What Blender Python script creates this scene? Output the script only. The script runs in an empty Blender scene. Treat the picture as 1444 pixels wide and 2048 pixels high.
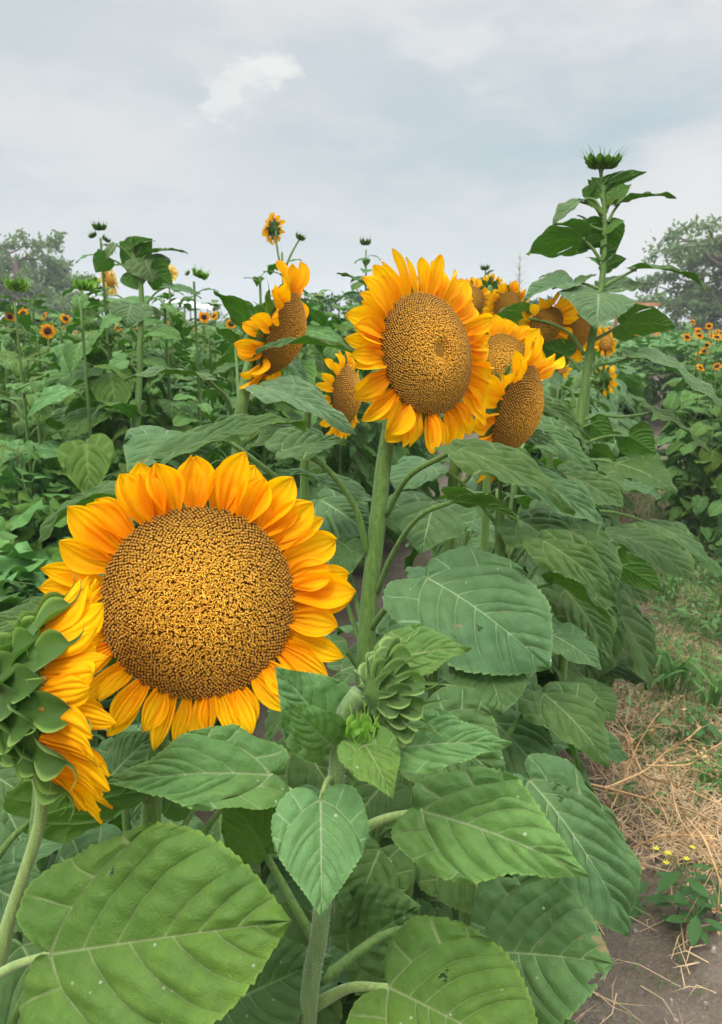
import bpy, math, random
import numpy as np
from mathutils import Vector, Matrix

# ------------------------------------------------------------------ camera, sky, sun, exposure
SC = bpy.context.scene
COL = SC.collection
F_PX, CX, CY = 1607.0, 722.0, 1024.0
PITCH = math.radians(13.4)
CAM_H = 1.6
cam_d = bpy.data.cameras.new('camera'); cam = bpy.data.objects.new('camera', cam_d); COL.objects.link(cam)
cam.location = (0, 0, CAM_H); cam.rotation_euler = (math.pi/2 - PITCH, 0, 0)
cam_d.sensor_fit = 'VERTICAL'; cam_d.sensor_height = 36.0; cam_d.lens = 36.0*F_PX/2048.0
cam_d.clip_start = 0.02; cam_d.clip_end = 3000
cam_d.dof.use_dof = True; cam_d.dof.focus_distance = 1.0; cam_d.dof.aperture_fstop = 28.25/1.9
SC.camera = cam
SC.view_settings.view_transform = 'Standard'; SC.view_settings.look = 'None'
SC.view_settings.exposure = 0.34; SC.view_settings.gamma = 1.0
SC.view_settings.use_curve_mapping = False
SC.cycles.max_bounces = 8; SC.cycles.diffuse_bounces = 3; SC.cycles.transmission_bounces = 3; SC.cycles.glossy_bounces = 2

SUN_EL, SUN_AZ = math.radians(52), math.radians(215)    # azimuth clockwise from +Y
def build_world():
    w = bpy.data.worlds.new('World'); SC.world = w; w.use_nodes = True
    nt = w.node_tree; N = nt.nodes; L = nt.links
    for n in list(N): N.remove(n)
    def nd(t, **k):
        n = N.new(t)
        for a, b in k.items(): setattr(n, a, b)
        return n
    def mth(op, a, b=None, c=None, clamp=False):
        n = nd('ShaderNodeMath', operation=op); n.use_clamp = clamp
        for i, v in enumerate((a, b, c)):
            if v is None: continue
            if isinstance(v, (int, float)): n.inputs[i].default_value = v
            else: L.new(v, n.inputs[i])
        return n.outputs[0]
    out = nd('ShaderNodeOutputWorld'); bg = nd('ShaderNodeBackground'); L.new(bg.outputs[0], out.inputs[0])
    bg.inputs['Strength'].default_value = 0.1
    sky = nd('ShaderNodeTexSky', sky_type='NISHITA'); sky.sun_disc = False
    sky.sun_elevation = SUN_EL; sky.sun_rotation = SUN_AZ; sky.dust_density = 3.0
    tc = nd('ShaderNodeTexCoord'); sp = nd('ShaderNodeSeparateXYZ'); L.new(tc.outputs['Generated'], sp.inputs[0])
    x, y, z = sp.outputs
    # cloud layer coordinates: direction stretched sideways, warped by noise
    mp = nd('ShaderNodeMapping'); L.new(tc.outputs['Generated'], mp.inputs[0]); mp.inputs['Scale'].default_value = (1.0, 1.0, 2.2)
    wn = nd('ShaderNodeTexNoise'); wn.inputs['Scale'].default_value = 9.0; wn.inputs['Detail'].default_value = 7; wn.inputs['Roughness'].default_value = 0.6
    L.new(mp.outputs[0], wn.inputs['Vector'])
    big = nd('ShaderNodeTexNoise'); big.inputs['Scale'].default_value = 4.2; big.inputs['Detail'].default_value = 7; big.inputs['Roughness'].default_value = 0.58
    mp2 = nd('ShaderNodeMapping'); L.new(tc.outputs['Generated'], mp2.inputs[0]); mp2.inputs['Scale'].default_value = (1.0, 1.0, 2.6); mp2.inputs['Location'].default_value = (3.3, 1.2, 0.4)
    L.new(mp2.outputs[0], big.inputs['Vector'])
    ws = nd('ShaderNodeSeparateColor'); L.new(wn.outputs['Color'], ws.inputs[0])
    wx = mth('SUBTRACT', ws.outputs[0], 0.5); wy = mth('SUBTRACT', ws.outputs[1], 0.5)
    def blob(px, py, rx, ry, rot=0.0, warp=0.10, soft=(0.35, 1.0)):
        # centre given as a direction; converted to (x, z) of the unit view vector
        v = np.array([(px-CX)/F_PX, 1.0, -(py-CY)/F_PX]); c, s = math.cos(PITCH), math.sin(PITCH)
        d = np.array([v[0], v[1]*c+v[2]*s, -v[1]*s+v[2]*c]); d /= np.linalg.norm(d)
        dx = mth('ADD', mth('SUBTRACT', x, float(d[0])), mth('MULTIPLY', wx, warp))
        dz = mth('ADD', mth('SUBTRACT', z, float(d[2])), mth('MULTIPLY', wy, warp))
        cr, sr = math.cos(rot), math.sin(rot)
        u = mth('ADD', mth('MULTIPLY', dx, cr), mth('MULTIPLY', dz, sr))
        q = mth('SUBTRACT', mth('MULTIPLY', dz, cr), mth('MULTIPLY', dx, sr))
        u = mth('MULTIPLY', u, F_PX/rx); q = mth('MULTIPLY', q, F_PX/ry)
        r = mth('SQRT', mth('ADD', mth('MULTIPLY', u, u), mth('MULTIPLY', q, q)))
        mr = nd('ShaderNodeMapRange'); mr.interpolation_type = 'SMOOTHSTEP'; L.new(r, mr.inputs[0])
        mr.inputs[1].default_value = soft[0]; mr.inputs[2].default_value = soft[1]; mr.inputs[3].default_value = 1; mr.inputs[4].default_value = 0
        return mr.outputs[0]
    def mix(f, a, b):
        n = nd('ShaderNodeMix', data_type='RGBA')
        if isinstance(f, float): n.inputs[0].default_value = f
        else: L.new(f, n.inputs[0])
        for i, v in ((6, a), (7, b)):
            if isinstance(v, tuple): n.inputs[i].default_value = v + (1,)
            else: L.new(v, n.inputs[i])
        return n.outputs[2]
    S = 9.55
    def c8(r, g, b):
        f = lambda v: ((v/255+0.055)/1.055)**2.4*S
        return (f(r), f(g), f(b))
    nb = nd('ShaderNodeMapRange'); L.new(big.outputs['Fac'], nb.inputs[0]); nb.inputs[1].default_value = 0.40; nb.inputs[2].default_value = 0.60
    col = mix(nb.outputs[0], c8(187, 196, 200), c8(208, 209, 209))
    hz = nd('ShaderNodeMapRange'); L.new(z, hz.inputs[0]); hz.inputs[1].default_value = -0.02; hz.inputs[2].default_value = 0.20; hz.inputs[3].default_value = 1; hz.inputs[4].default_value = 0
    col = mix(mth('MULTIPLY', hz.outputs[0], 0.75), col, c8(197, 203, 203))
    col = mix(mth('MULTIPLY', blob(150, 60, 420, 110, 0.05, 0.12, (0.2, 1.0)), 0.5), col, c8(186, 195, 198))
    col = mix(mth('MULTIPLY', blob(950, 300, 760, 140, 0.10, 0.16, (0.0, 1.0)), 0.95), col, c8(174, 188, 194))
    col = mix(mth('MULTIPLY', blob(1230, 260, 330, 55, 0.18, 0.10, (0.0, 1.0)), 0.6), col, c8(160, 180, 191))
    col = mix(mth('MULTIPLY', blob(1500, 420, 420, 190, 0.25, 0.08, (0.3, 1.0)), 0.9), col, c8(215, 214, 212))
    col = mix(mth('MULTIPLY', blob(120, 240, 420, 90, 0.0, 0.14, (0.0, 1.0)), 0.5), col, c8(209, 210, 209))
    col = mix(mth('MULTIPLY', blob(900, 110, 170, 70, -0.2, 0.16, (0.0, 1.0)), 0.7), col, c8(219, 219, 217))
    col = mix(mth('MULTIPLY', blob(1240, 60, 260, 60, 0.0, 0.16, (0.0, 1.0)), 0.6), col, c8(213, 213, 214))
    col = mix(mth('MULTIPLY', blob(500, 170, 130, 50, 0.8, 0.09, (0.2, 1.0)), 0.6), col, c8(208, 211, 212))
    col = mix(mth('MULTIPLY', blob(536, 132, 66, 34, 0.75, 0.15, (0.30, 1.0)), 0.75), col, c8(227, 228, 223))
    col = mix(mth('MULTIPLY', blob(466, 192, 74, 34, 0.6, 0.19, (0.30, 1.0)), 0.7), col, c8(220, 222, 218))
    # an overcast sky is brighter overhead than near the horizon
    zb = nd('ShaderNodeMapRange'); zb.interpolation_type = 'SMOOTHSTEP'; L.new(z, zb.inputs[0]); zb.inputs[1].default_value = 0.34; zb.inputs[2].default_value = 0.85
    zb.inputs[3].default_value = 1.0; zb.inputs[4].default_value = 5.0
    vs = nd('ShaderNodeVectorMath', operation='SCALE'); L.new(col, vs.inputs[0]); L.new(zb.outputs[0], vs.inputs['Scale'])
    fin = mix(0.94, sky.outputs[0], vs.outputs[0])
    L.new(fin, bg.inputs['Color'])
build_world()
sun_d = bpy.data.lights.new('sun', 'SUN'); sun = bpy.data.objects.new('sun', sun_d); COL.objects.link(sun)
sun_d.energy = 1.5; sun_d.angle = math.radians(14); sun_d.color = (1.0, 0.96, 0.9)
_sd = Vector((math.sin(SUN_AZ)*math.cos(SUN_EL), math.cos(SUN_AZ)*math.cos(SUN_EL), math.sin(SUN_EL)))
sun.rotation_euler = _sd.to_track_quat('Z', 'Y').to_euler()

# ------------------------------------------------------------------ helpers
cp, sp_ = math.cos(PITCH), math.sin(PITCH)
RT = np.array([1., 0, 0]); UP = np.array([0, sp_, cp]); FW = np.array([0, cp, -sp_])
CAM = np.array([0, 0, CAM_H])
def P(px, py, d): return CAM + FW*d + RT*((px-CX)/F_PX*d) + UP*(-(py-CY)/F_PX*d)
def G(px, py, z=0.0):
    k = (py-CY)/F_PX*cp + sp_
    return P(px, py, (CAM_H-z)/k)
def V(r, u, t): v = RT*r + UP*u - FW*t; return v/np.linalg.norm(v)
def nrm(v): v = np.asarray(v, float); return v/max(np.linalg.norm(v), 1e-9)

def mesh(name, verts, faces, attrs=None, smooth=True, mats=None, mi=None):
    """faces: list of (m,k) int arrays"""
    me = bpy.data.meshes.new(name); verts = np.asarray(verts, np.float32)
    me.vertices.add(len(verts)); me.vertices.foreach_set('co', verts.ravel())
    faces = [np.asarray(f, np.int32) for f in faces if len(f)]
    lo = np.concatenate([f.ravel() for f in faces]); tot = np.concatenate([np.full(len(f), f.shape[1], np.int32) for f in faces])
    me.loops.add(len(lo)); me.loops.foreach_set('vertex_index', lo)
    me.polygons.add(len(tot)); me.polygons.foreach_set('loop_start', np.concatenate([[0], np.cumsum(tot)[:-1]]).astype(np.int32))
    if mi is not None: me.polygons.foreach_set('material_index', np.asarray(mi, np.int32))
    me.update(calc_edges=True)
    me.polygons.foreach_set('use_smooth', np.full(len(tot), smooth))
    for k, v in (attrs or {}).items():
        a = me.attributes.new(k, 'FLOAT', 'POINT'); a.data.foreach_set('value', np.asarray(v, np.float32))
    for m in (mats or []): me.materials.append(m)
    return me
class MB:
    """collects pieces into one mesh"""
    def __init__(s): s.v = []; s.f = []; s.a = {}; s.n = 0; s.mi = []
    def add(s, v, faces, attrs=None, mi=0):
        v = np.asarray(v, float); attrs = attrs or {}
        for k in set(list(s.a) + list(attrs)):
            if k not in s.a: s.a[k] = [np.zeros(s.n)]
            x = attrs.get(k, 0.0); s.a[k].append(np.full(len(v), x) if np.isscalar(x) else np.asarray(x))
        s.v.append(v)
        for f in faces:
            if len(f): s.f.append(np.asarray(f)+s.n); s.mi.append(np.full(len(f), mi))
        s.n += len(v)
    def me(s, name, mats, smooth=True):
        return mesh(name, np.concatenate(s.v), s.f, {k: np.concatenate(v) for k, v in s.a.items()}, smooth, mats, np.concatenate(s.mi))
def obj(name, me, parent=None, label=None):
    o = bpy.data.objects.new(name, me); COL.objects.link(o)
    if parent is not None: o.parent = parent
    if label: o['label'] = label
    return o
def thing(name, label, cat, loc=(0, 0, 0), group=None, rz=0):
    o = bpy.data.objects.new(name, None); COL.objects.link(o); o.location = [float(c) for c in loc]; o.rotation_euler = (0, 0, rz)
    o.empty_display_size = 0.1; o['label'] = label; o['category'] = cat
    if group: o['group'] = group
    return o
def copy_tree(o, parent=None):
    c = o.copy(); COL.objects.link(c)
    if parent is not None: c.parent = parent
    for ch in list(o.children): copy_tree(ch, c)
    return c

def spline(pts, n):
    p = np.asarray(pts, float)
    if len(p) == 2: t = np.linspace(0, 1, n)[:, None]; return p[0]*(1-t)+p[1]*t
    q = np.vstack([2*p[0]-p[1], p, 2*p[-1]-p[-2]]); out = []
    for t in np.linspace(0, len(p)-1, n):
        i = min(int(t), len(p)-2); f = t-i; a, b, c, d = q[i:i+4]
        out.append(0.5*((2*b)+(-a+c)*f+(2*a-5*b+4*c-d)*f*f+(-a+3*b-3*c+d)*f**3))
    return np.array(out)
def grid_faces(nr, nc, base=0, closed=False):
    r = np.arange(nr-1)[:, None]; c = np.arange(nc if closed else nc-1)[None, :]; c2 = (c+1) % nc
    return (np.stack([r*nc+c, r*nc+c2, (r+1)*nc+c2, (r+1)*nc+c], -1).reshape(-1, 4)+base)
def tube(pts, rad, seg=8, n=None, cap=True, ridge=0.0, bump=0.0, rng=None):
    """returns verts, faces"""
    pts = spline(pts, n) if n else np.asarray(pts, float); n = len(pts)
    rad = np.interp(np.linspace(0, 1, n), np.linspace(0, 1, len(np.atleast_1d(rad))), np.atleast_1d(rad))
    T = np.gradient(pts, axis=0); T /= np.linalg.norm(T, axis=1)[:, None]+1e-9
    u = np.cross(T[0], [0.3, 0.1, 1.0] if abs(T[0][2]) < .9 else [1, 0.2, 0]); u = nrm(u); vs = []
    a = np.linspace(0, 2*math.pi, seg, endpoint=False)
    for i in range(n):
        u = nrm(u - T[i]*np.dot(u, T[i])); w = np.cross(T[i], u)
        r = rad[i]*(1+ridge*np.cos(a*round(seg/3)))
        if bump and rng is not None: r = r*(1+bump*rng.normal())
        vs.append(pts[i] + (np.cos(a)*r)[:, None]*u + (np.sin(a)*r)[:, None]*w)
    v = np.concatenate(vs); f = [grid_faces(n, seg, 0, True)]
    if cap: f += [np.arange(seg)[None, ::-1], (np.arange(seg)+(n-1)*seg)[None, :]]
    return v, f

# ------------------------------------------------------------------ materials
class Mat:
    def __init__(s, name):
        s.m = bpy.data.materials.new(name); s.m.use_nodes = True; s.nt = s.m.node_tree; s.N = s.nt.nodes; s.L = s.nt.links
        s.b = s.N['Principled BSDF']; s.out = s.N['Material Output']
    def nd(s, t, **k):
        n = s.N.new(t)
        for a, b in k.items(): setattr(n, a, b)
        return n
    def put(s, sock, v):
        if isinstance(v, tuple): sock.default_value = v+(1,) if len(v) == 3 and len(sock.default_value) == 4 else v
        elif isinstance(v, (int, float)): sock.default_value = v
        else: s.L.new(v, sock)
    def attr(s, name): return s.nd('ShaderNodeAttribute', attribute_name=name).outputs['Fac']
    def rnd(s): return s.nd('ShaderNodeObjectInfo').outputs['Random']
    def math(s, op, a, b=0.0, clamp=False):
        n = s.nd('ShaderNodeMath', operation=op); n.use_clamp = clamp; s.put(n.inputs[0], a); s.put(n.inputs[1], b); return n.outputs[0]
    def mix(s, f, a, b, mode='MIX'):
        n = s.nd('ShaderNodeMix', data_type='RGBA', blend_type=mode); s.put(n.inputs[0], f); s.put(n.inputs[6], a); s.put(n.inputs[7], b); return n.outputs[2]
    def noise(s, scale, detail=4, rough=.55, coord='Object', stretch=None):
        tc = s.nd('ShaderNodeTexCoord'); n = s.nd('ShaderNodeTexNoise'); n.inputs['Scale'].default_value = scale
        n.inputs['Detail'].default_value = detail; n.inputs['Roughness'].default_value = rough
        src = tc.outputs[coord]
        if stretch: mp = s.nd('ShaderNodeMapping'); mp.inputs['Scale'].default_value = stretch; s.L.new(src, mp.inputs[0]); src = mp.outputs[0]
        s.L.new(src, n.inputs['Vector']); return n.outputs['Fac']
    def rng(s, v, a, b, c=0., d=1.):
        n = s.nd('ShaderNodeMapRange'); s.put(n.inputs[0], v); n.inputs[1].default_value = a; n.inputs[2].default_value = b; n.inputs[3].default_value = c; n.inputs[4].default_value = d; return n.outputs[0]
    def hsv(s, col, h=0.5, sat=1.0, val=1.0):
        n = s.nd('ShaderNodeHueSaturation'); s.put(n.inputs['Hue'], h); s.put(n.inputs['Saturation'], sat); s.put(n.inputs['Value'], val); s.put(n.inputs['Color'], col); return n.outputs[0]
    def bump(s, h, strength=0.3, dist=0.002):
        n = s.nd('ShaderNodeBump'); n.inputs['Strength'].default_value = strength; n.inputs['Distance'].default_value = dist; s.L.new(h, n.inputs['Height']); s.L.new(n.outputs[0], s.b.inputs['Normal']); return n.outputs[0]
    def fin(s, col, rough=0.6, spec=0.3, trans=0.0, tcol=None, sheen=0.0, normal=None):
        s.put(s.b.inputs['Base Color'], col); s.put(s.b.inputs['Roughness'], rough); s.b.inputs['Specular IOR Level'].default_value = spec
        if sheen:
            s.b.inputs['Sheen Weight'].default_value = sheen; s.b.inputs['Sheen Roughness'].default_value = 0.5
            s.b.inputs['Sheen Tint'].default_value = (0.85, 0.95, 0.85, 1)
        if trans:
            t = s.nd('ShaderNodeBsdfTranslucent'); s.put(t.inputs['Color'], tcol if tcol is not None else col)
            if normal is not None: s.L.new(normal, t.inputs['Normal'])
            mx = s.nd('ShaderNodeMixShader'); mx.inputs[0].default_value = trans
            s.L.new(s.b.outputs[0], mx.inputs[1]); s.L.new(t.outputs[0], mx.inputs[2]); s.L.new(mx.outputs[0], s.out.inputs['Surface'])
        return s.m

def leaf_mat(name, top, vein, under, tcol, spots=0.0, sheen=0.15, vary=0.07, vval=0.40, fine=1.0):
    s = Mat(name)
    n1 = s.noise(9, 5); n2 = s.noise(60, 3); v = s.attr('vein'); q = s.attr('puff')
    col = s.mix(s.rng(n1, .35, .68), top, tuple(c*f for c, f in zip(top, (1.5, 1.25, 1.05))))
    col = s.mix(s.rng(n2, .35, .7, 0, .55), col, tuple(c*0.66 for c in top))
    # fine net of small veins
    vo = s.nd('ShaderNodeTexVoronoi', feature='DISTANCE_TO_EDGE'); vo.inputs['Scale'].default_value = 170*fine
    tc = s.nd('ShaderNodeTexCoord'); s.L.new(tc.outputs['Object'], vo.inputs['Vector'])
    net = s.rng(vo.outputs['Distance'], 0.0, 0.09, 1, 0)
    col = s.mix(s.math('MULTIPLY', net, .24), col, tuple(c*1.6 for c in top))
    e = s.attr('edge'); col = s.mix(s.math('MULTIPLY', e, .6), col, (top[0]*2.6, top[1]*1.9, top[2]*1.5))
    col = s.mix(v, col, vein)
    if spots:
        n3 = s.noise(38, 3, .7); n4 = s.noise(6, 2)
        m = s.math('MULTIPLY', s.rng(n3, .66, .70), s.rng(n4, .50, .56)); col = s.mix(s.math('MULTIPLY', m, spots), col, (.20, .13, .05))
        vo2 = s.nd('ShaderNodeTexVoronoi'); vo2.inputs['Scale'].default_value = 75; s.L.new(tc.outputs['Object'], vo2.inputs['Vector'])
        m2 = s.math('MULTIPLY', s.rng(vo2.outputs['Distance'], .07, .11, 1, 0), s.rng(s.noise(14, 2), .54, .6)); col = s.mix(s.math('MULTIPLY', m2, .6), col, (.5, .55, .4))
    r = s.rnd(); col = s.hsv(col, s.rng(r, 0, 1, .5-vary*.25, .5+vary*.25), s.rng(r, 0, 1, 1.1, .85), s.rng(r, 0, 1, 1-vval*.5, 1+vval*.5))
    geo = s.nd('ShaderNodeNewGeometry'); ucol = s.mix(s.math('MULTIPLY', v, .8), under, tuple(c*1.8 for c in under)); ucol = s.mix(s.math('MULTIPLY', net, .25), ucol, tuple(c*1.5 for c in under))
    both = s.mix(geo.outputs['Backfacing'], col, ucol)
    h = s.math('ADD', s.math('MULTIPLY', net, -.35), s.math('ADD', s.math('MULTIPLY', s.noise(120, 2), .9), s.math('ADD', s.math('MULTIPLY', s.noise(300, 2), .5), s.math('MULTIPLY', s.noise(42, 2), 2.2))))
    bn = s.bump(h, .52, .0014)
    return s.fin(both, .55, .22, .22, tcol, sheen*.35)
M = {}
M['leaf'] = leaf_mat('leaf_green', (.058, .128, .034), (0.252, 0.329, 0.140), (0.070, 0.147, 0.021), (0.084, 0.252, 0.007), .9, .13)
M['leaf_young'] = leaf_mat('leaf_young_green', (.084, .190, .045), (0.294, 0.364, 0.175), (0.084, 0.182, 0.025), (0.105, 0.294, 0.007), .35, .13)
M['leaf_dusty'] = leaf_mat('leaf_dusty_green', (0.077, 0.147, 0.047), (0.231, 0.294, 0.168), (0.056, 0.126, 0.021), (0.063, 0.189, 0.007), .2, .25)
M['leaf_field'] = leaf_mat('leaf_field_green', (0.063, 0.155, 0.018), (0.170, 0.265, 0.070), (0.056, 0.133, 0.018), (0.070, 0.231, 0.007), .1, .12, .10, .55, .4)
M['weed_leaf'] = leaf_mat('weed_leaf_green', (0.080, 0.206, 0.037), (0.140, 0.231, 0.126), (0.056, 0.140, 0.035), (0.063, 0.210, 0.021), .2, .12, .08, .4)

def stem_mat(name, a, b, sheen=.4):
    s = Mat(name); col = s.mix(s.rng(s.noise(220, 3, stretch=(1, 1, .08)), .35, .65), a, b)
    col = s.mix(s.rng(s.noise(900, 1), .6, .72, 0, .5), col, tuple(min(1, c*2.2) for c in b))
    s.bump(s.noise(260, 3, stretch=(1, 1, .1)), .5, .0012)
    return s.fin(col, .6, .25, 0, None, sheen)
M['stem'] = stem_mat('stem_green', (.060, .120, .018), (.105, .180, .034), .15)
M['stem_pale'] = stem_mat('stem_pale_green', (.17, .25, .06), (.24, .32, .10), .3)
M['stem_hair'] = stem_mat('bud_stem_green', (.10, .17, .045), (.16, .24, .08), .3)
def petal_mat(name, tip, base):
    s = Mat(name); u = s.attr('pu'); w = s.attr('pw')
    col = s.mix(s.rng(u, 0.05, .7), base, tip)
    st = s.nd('ShaderNodeMath', operation='SINE'); s.L.new(s.math('ADD', s.math('MULTIPLY', w, 15.0), s.math('MULTIPLY', s.noise(30, 2), 3.0)), st.inputs[0])
    col = s.mix(s.rng(st.outputs[0], .1, 1, 0, .32), col, tuple(a*b for a, b in zip(base, (.92, .80, 1))))
    col = s.mix(s.rng(s.noise(45, 3), .5, .75, 0, .35), col, base)
    col = s.mix(s.math('MULTIPLY', s.rng(s.noise(130, 2), .77, .8), .7), col, (.28, .09, .004))
    r = s.rnd(); col = s.hsv(col, s.rng(r, 0, 1, .492, .505), 1.0, s.rng(r, 0, 1, .94, 1.05))
    h = s.math('ADD', s.math('MULTIPLY', st.outputs[0], .5), s.noise(90, 2)); bn = s.bump(s.math('ADD', h, s.math('MULTIPLY', s.noise(240, 2), .5)), .8, .0016)
    return s.fin(col, .62, .08, .42, s.mix(s.rng(u, 0, .8), (1, .38, .0), (1, .58, .0)), .0)
M['petal'] = petal_mat('petal_golden', (1.0, .56, .003), (.98, .33, .001))
M['petal_deep'] = petal_mat('petal_orange', (.98, .46, .002), (.95, .28, .001))
M['petal_pale'] = petal_mat('petal_pale_yellow', (.92, .78, .28), (.9, .68, .16))
def disc_mat():
    s = Mat('seed_disc_gold'); t = s.attr('tip'); c = s.attr('rad'); r = s.attr('jit')
    body = s.mix(s.rng(c, .25, .95), (.56, .225, .005), (.21, .085, .004)); tipc = s.mix(s.rng(c, .3, 1), (.97, .50, .040), (.50, .24, .014))
    body = s.mix(s.math('MULTIPLY', r, .55), body, (.20, .075, .004))
    col = s.mix(s.rng(t, .0, .4), (.27, .115, .006), body); col = s.mix(s.rng(t, .62, .85), col, tipc)
    return s.fin(col, .6, .25, 0, None, .1)
M['disc'] = disc_mat()
def simple(name, col, rough=.7, var=.25, scale=20, spec=.2, trans=0, tcol=None, bmp=0):
    s = Mat(name); c = s.mix(s.rng(s.noise(scale, 4), .3, .7), tuple(x*(1-var) for x in col), tuple(min(1, x*(1+var)) for x in col))
    r = s.rnd(); c = s.hsv(c, .5, 1, s.rng(r, 0, 1, .9, 1.1))
    if bmp: s.bump(s.noise(scale*3, 4), .6, bmp)
    return s.fin(c, rough, spec, trans, tcol)
M['disc_base'] = simple('seed_disc_base', (.30, .14, .012), .8)
M['disc_far'] = simple('far_disc_gold', (.33, .155, .012), .8, .4, 120)
M['disc_dark'] = simple('dark_disc_brown', (.022, .010, .006), .8, .3, 90)
def bract_mat(name, a, edge):
    s = Mat(name); e = s.attr('edge'); col = s.mix(s.rng(s.noise(60, 3), .3, .7), tuple(x*.8 for x in a), tuple(x*1.2 for x in a))
    col = s.mix(s.rng(e, .82, .98, 0, .9), col, edge); s.bump(s.noise(200, 2), .4, .001)
    return s.fin(col, .6, .2, .15, (.15, .40, .02), .08)
M['bract'] = bract_mat('bract_green', (.050, .110, .014), (.20, .31, .06))
M['bract_grey'] = bract_mat('bract_grey_green', (.062, .118, .024), (.25, .36, .10))
M['bract_lime'] = bract_mat('bract_lime', (.12, .26, .025), (.36, .55, .06))

# ------------------------------------------------------------------ leaf blade (heart shaped, serrated, with real veins)
OUT = np.array([(0, 0), (-.055, .025), (-.115, .10), (-.125, .20), (-.06, .31), (.06, .385), (.22, .415), (.38, .385), (.54, .31), (.70, .205), (.84, .105), (.93, .045), (1, 0)])
OUT2 = np.array([(0, 0), (-.055, .03), (-.125, .12), (-.14, .24), (-.07, .36), (.07, .425), (.25, .45), (.42, .452), (.58, .425), (.72, .355), (.84, .245), (.93, .115), (1, 0)])
def set_outline(pts):
    global _o, _l, SA
    _o = spline(pts, 240); _l = np.concatenate([[0], np.cumsum(np.linalg.norm(np.diff(_o, axis=0), axis=1))]); _l /= _l[-1]; SA = float(np.interp(.50, _o[60:, 0], _l[60:]))
_o = spline(OUT, 240); _l = np.concatenate([[0], np.cumsum(np.linalg.norm(np.diff(_o, axis=0), axis=1))]); _l /= _l[-1]
def outline(s): return np.stack([np.interp(s, _l, _o[:, 0]), np.interp(s, _l, _o[:, 1])], -1)
SA = float(np.interp(.50, _o[60:, 0], _l[60:]))
VB = [.19, .36, .52, .67, .81]; VA = [.26, .55, .80]
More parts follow.
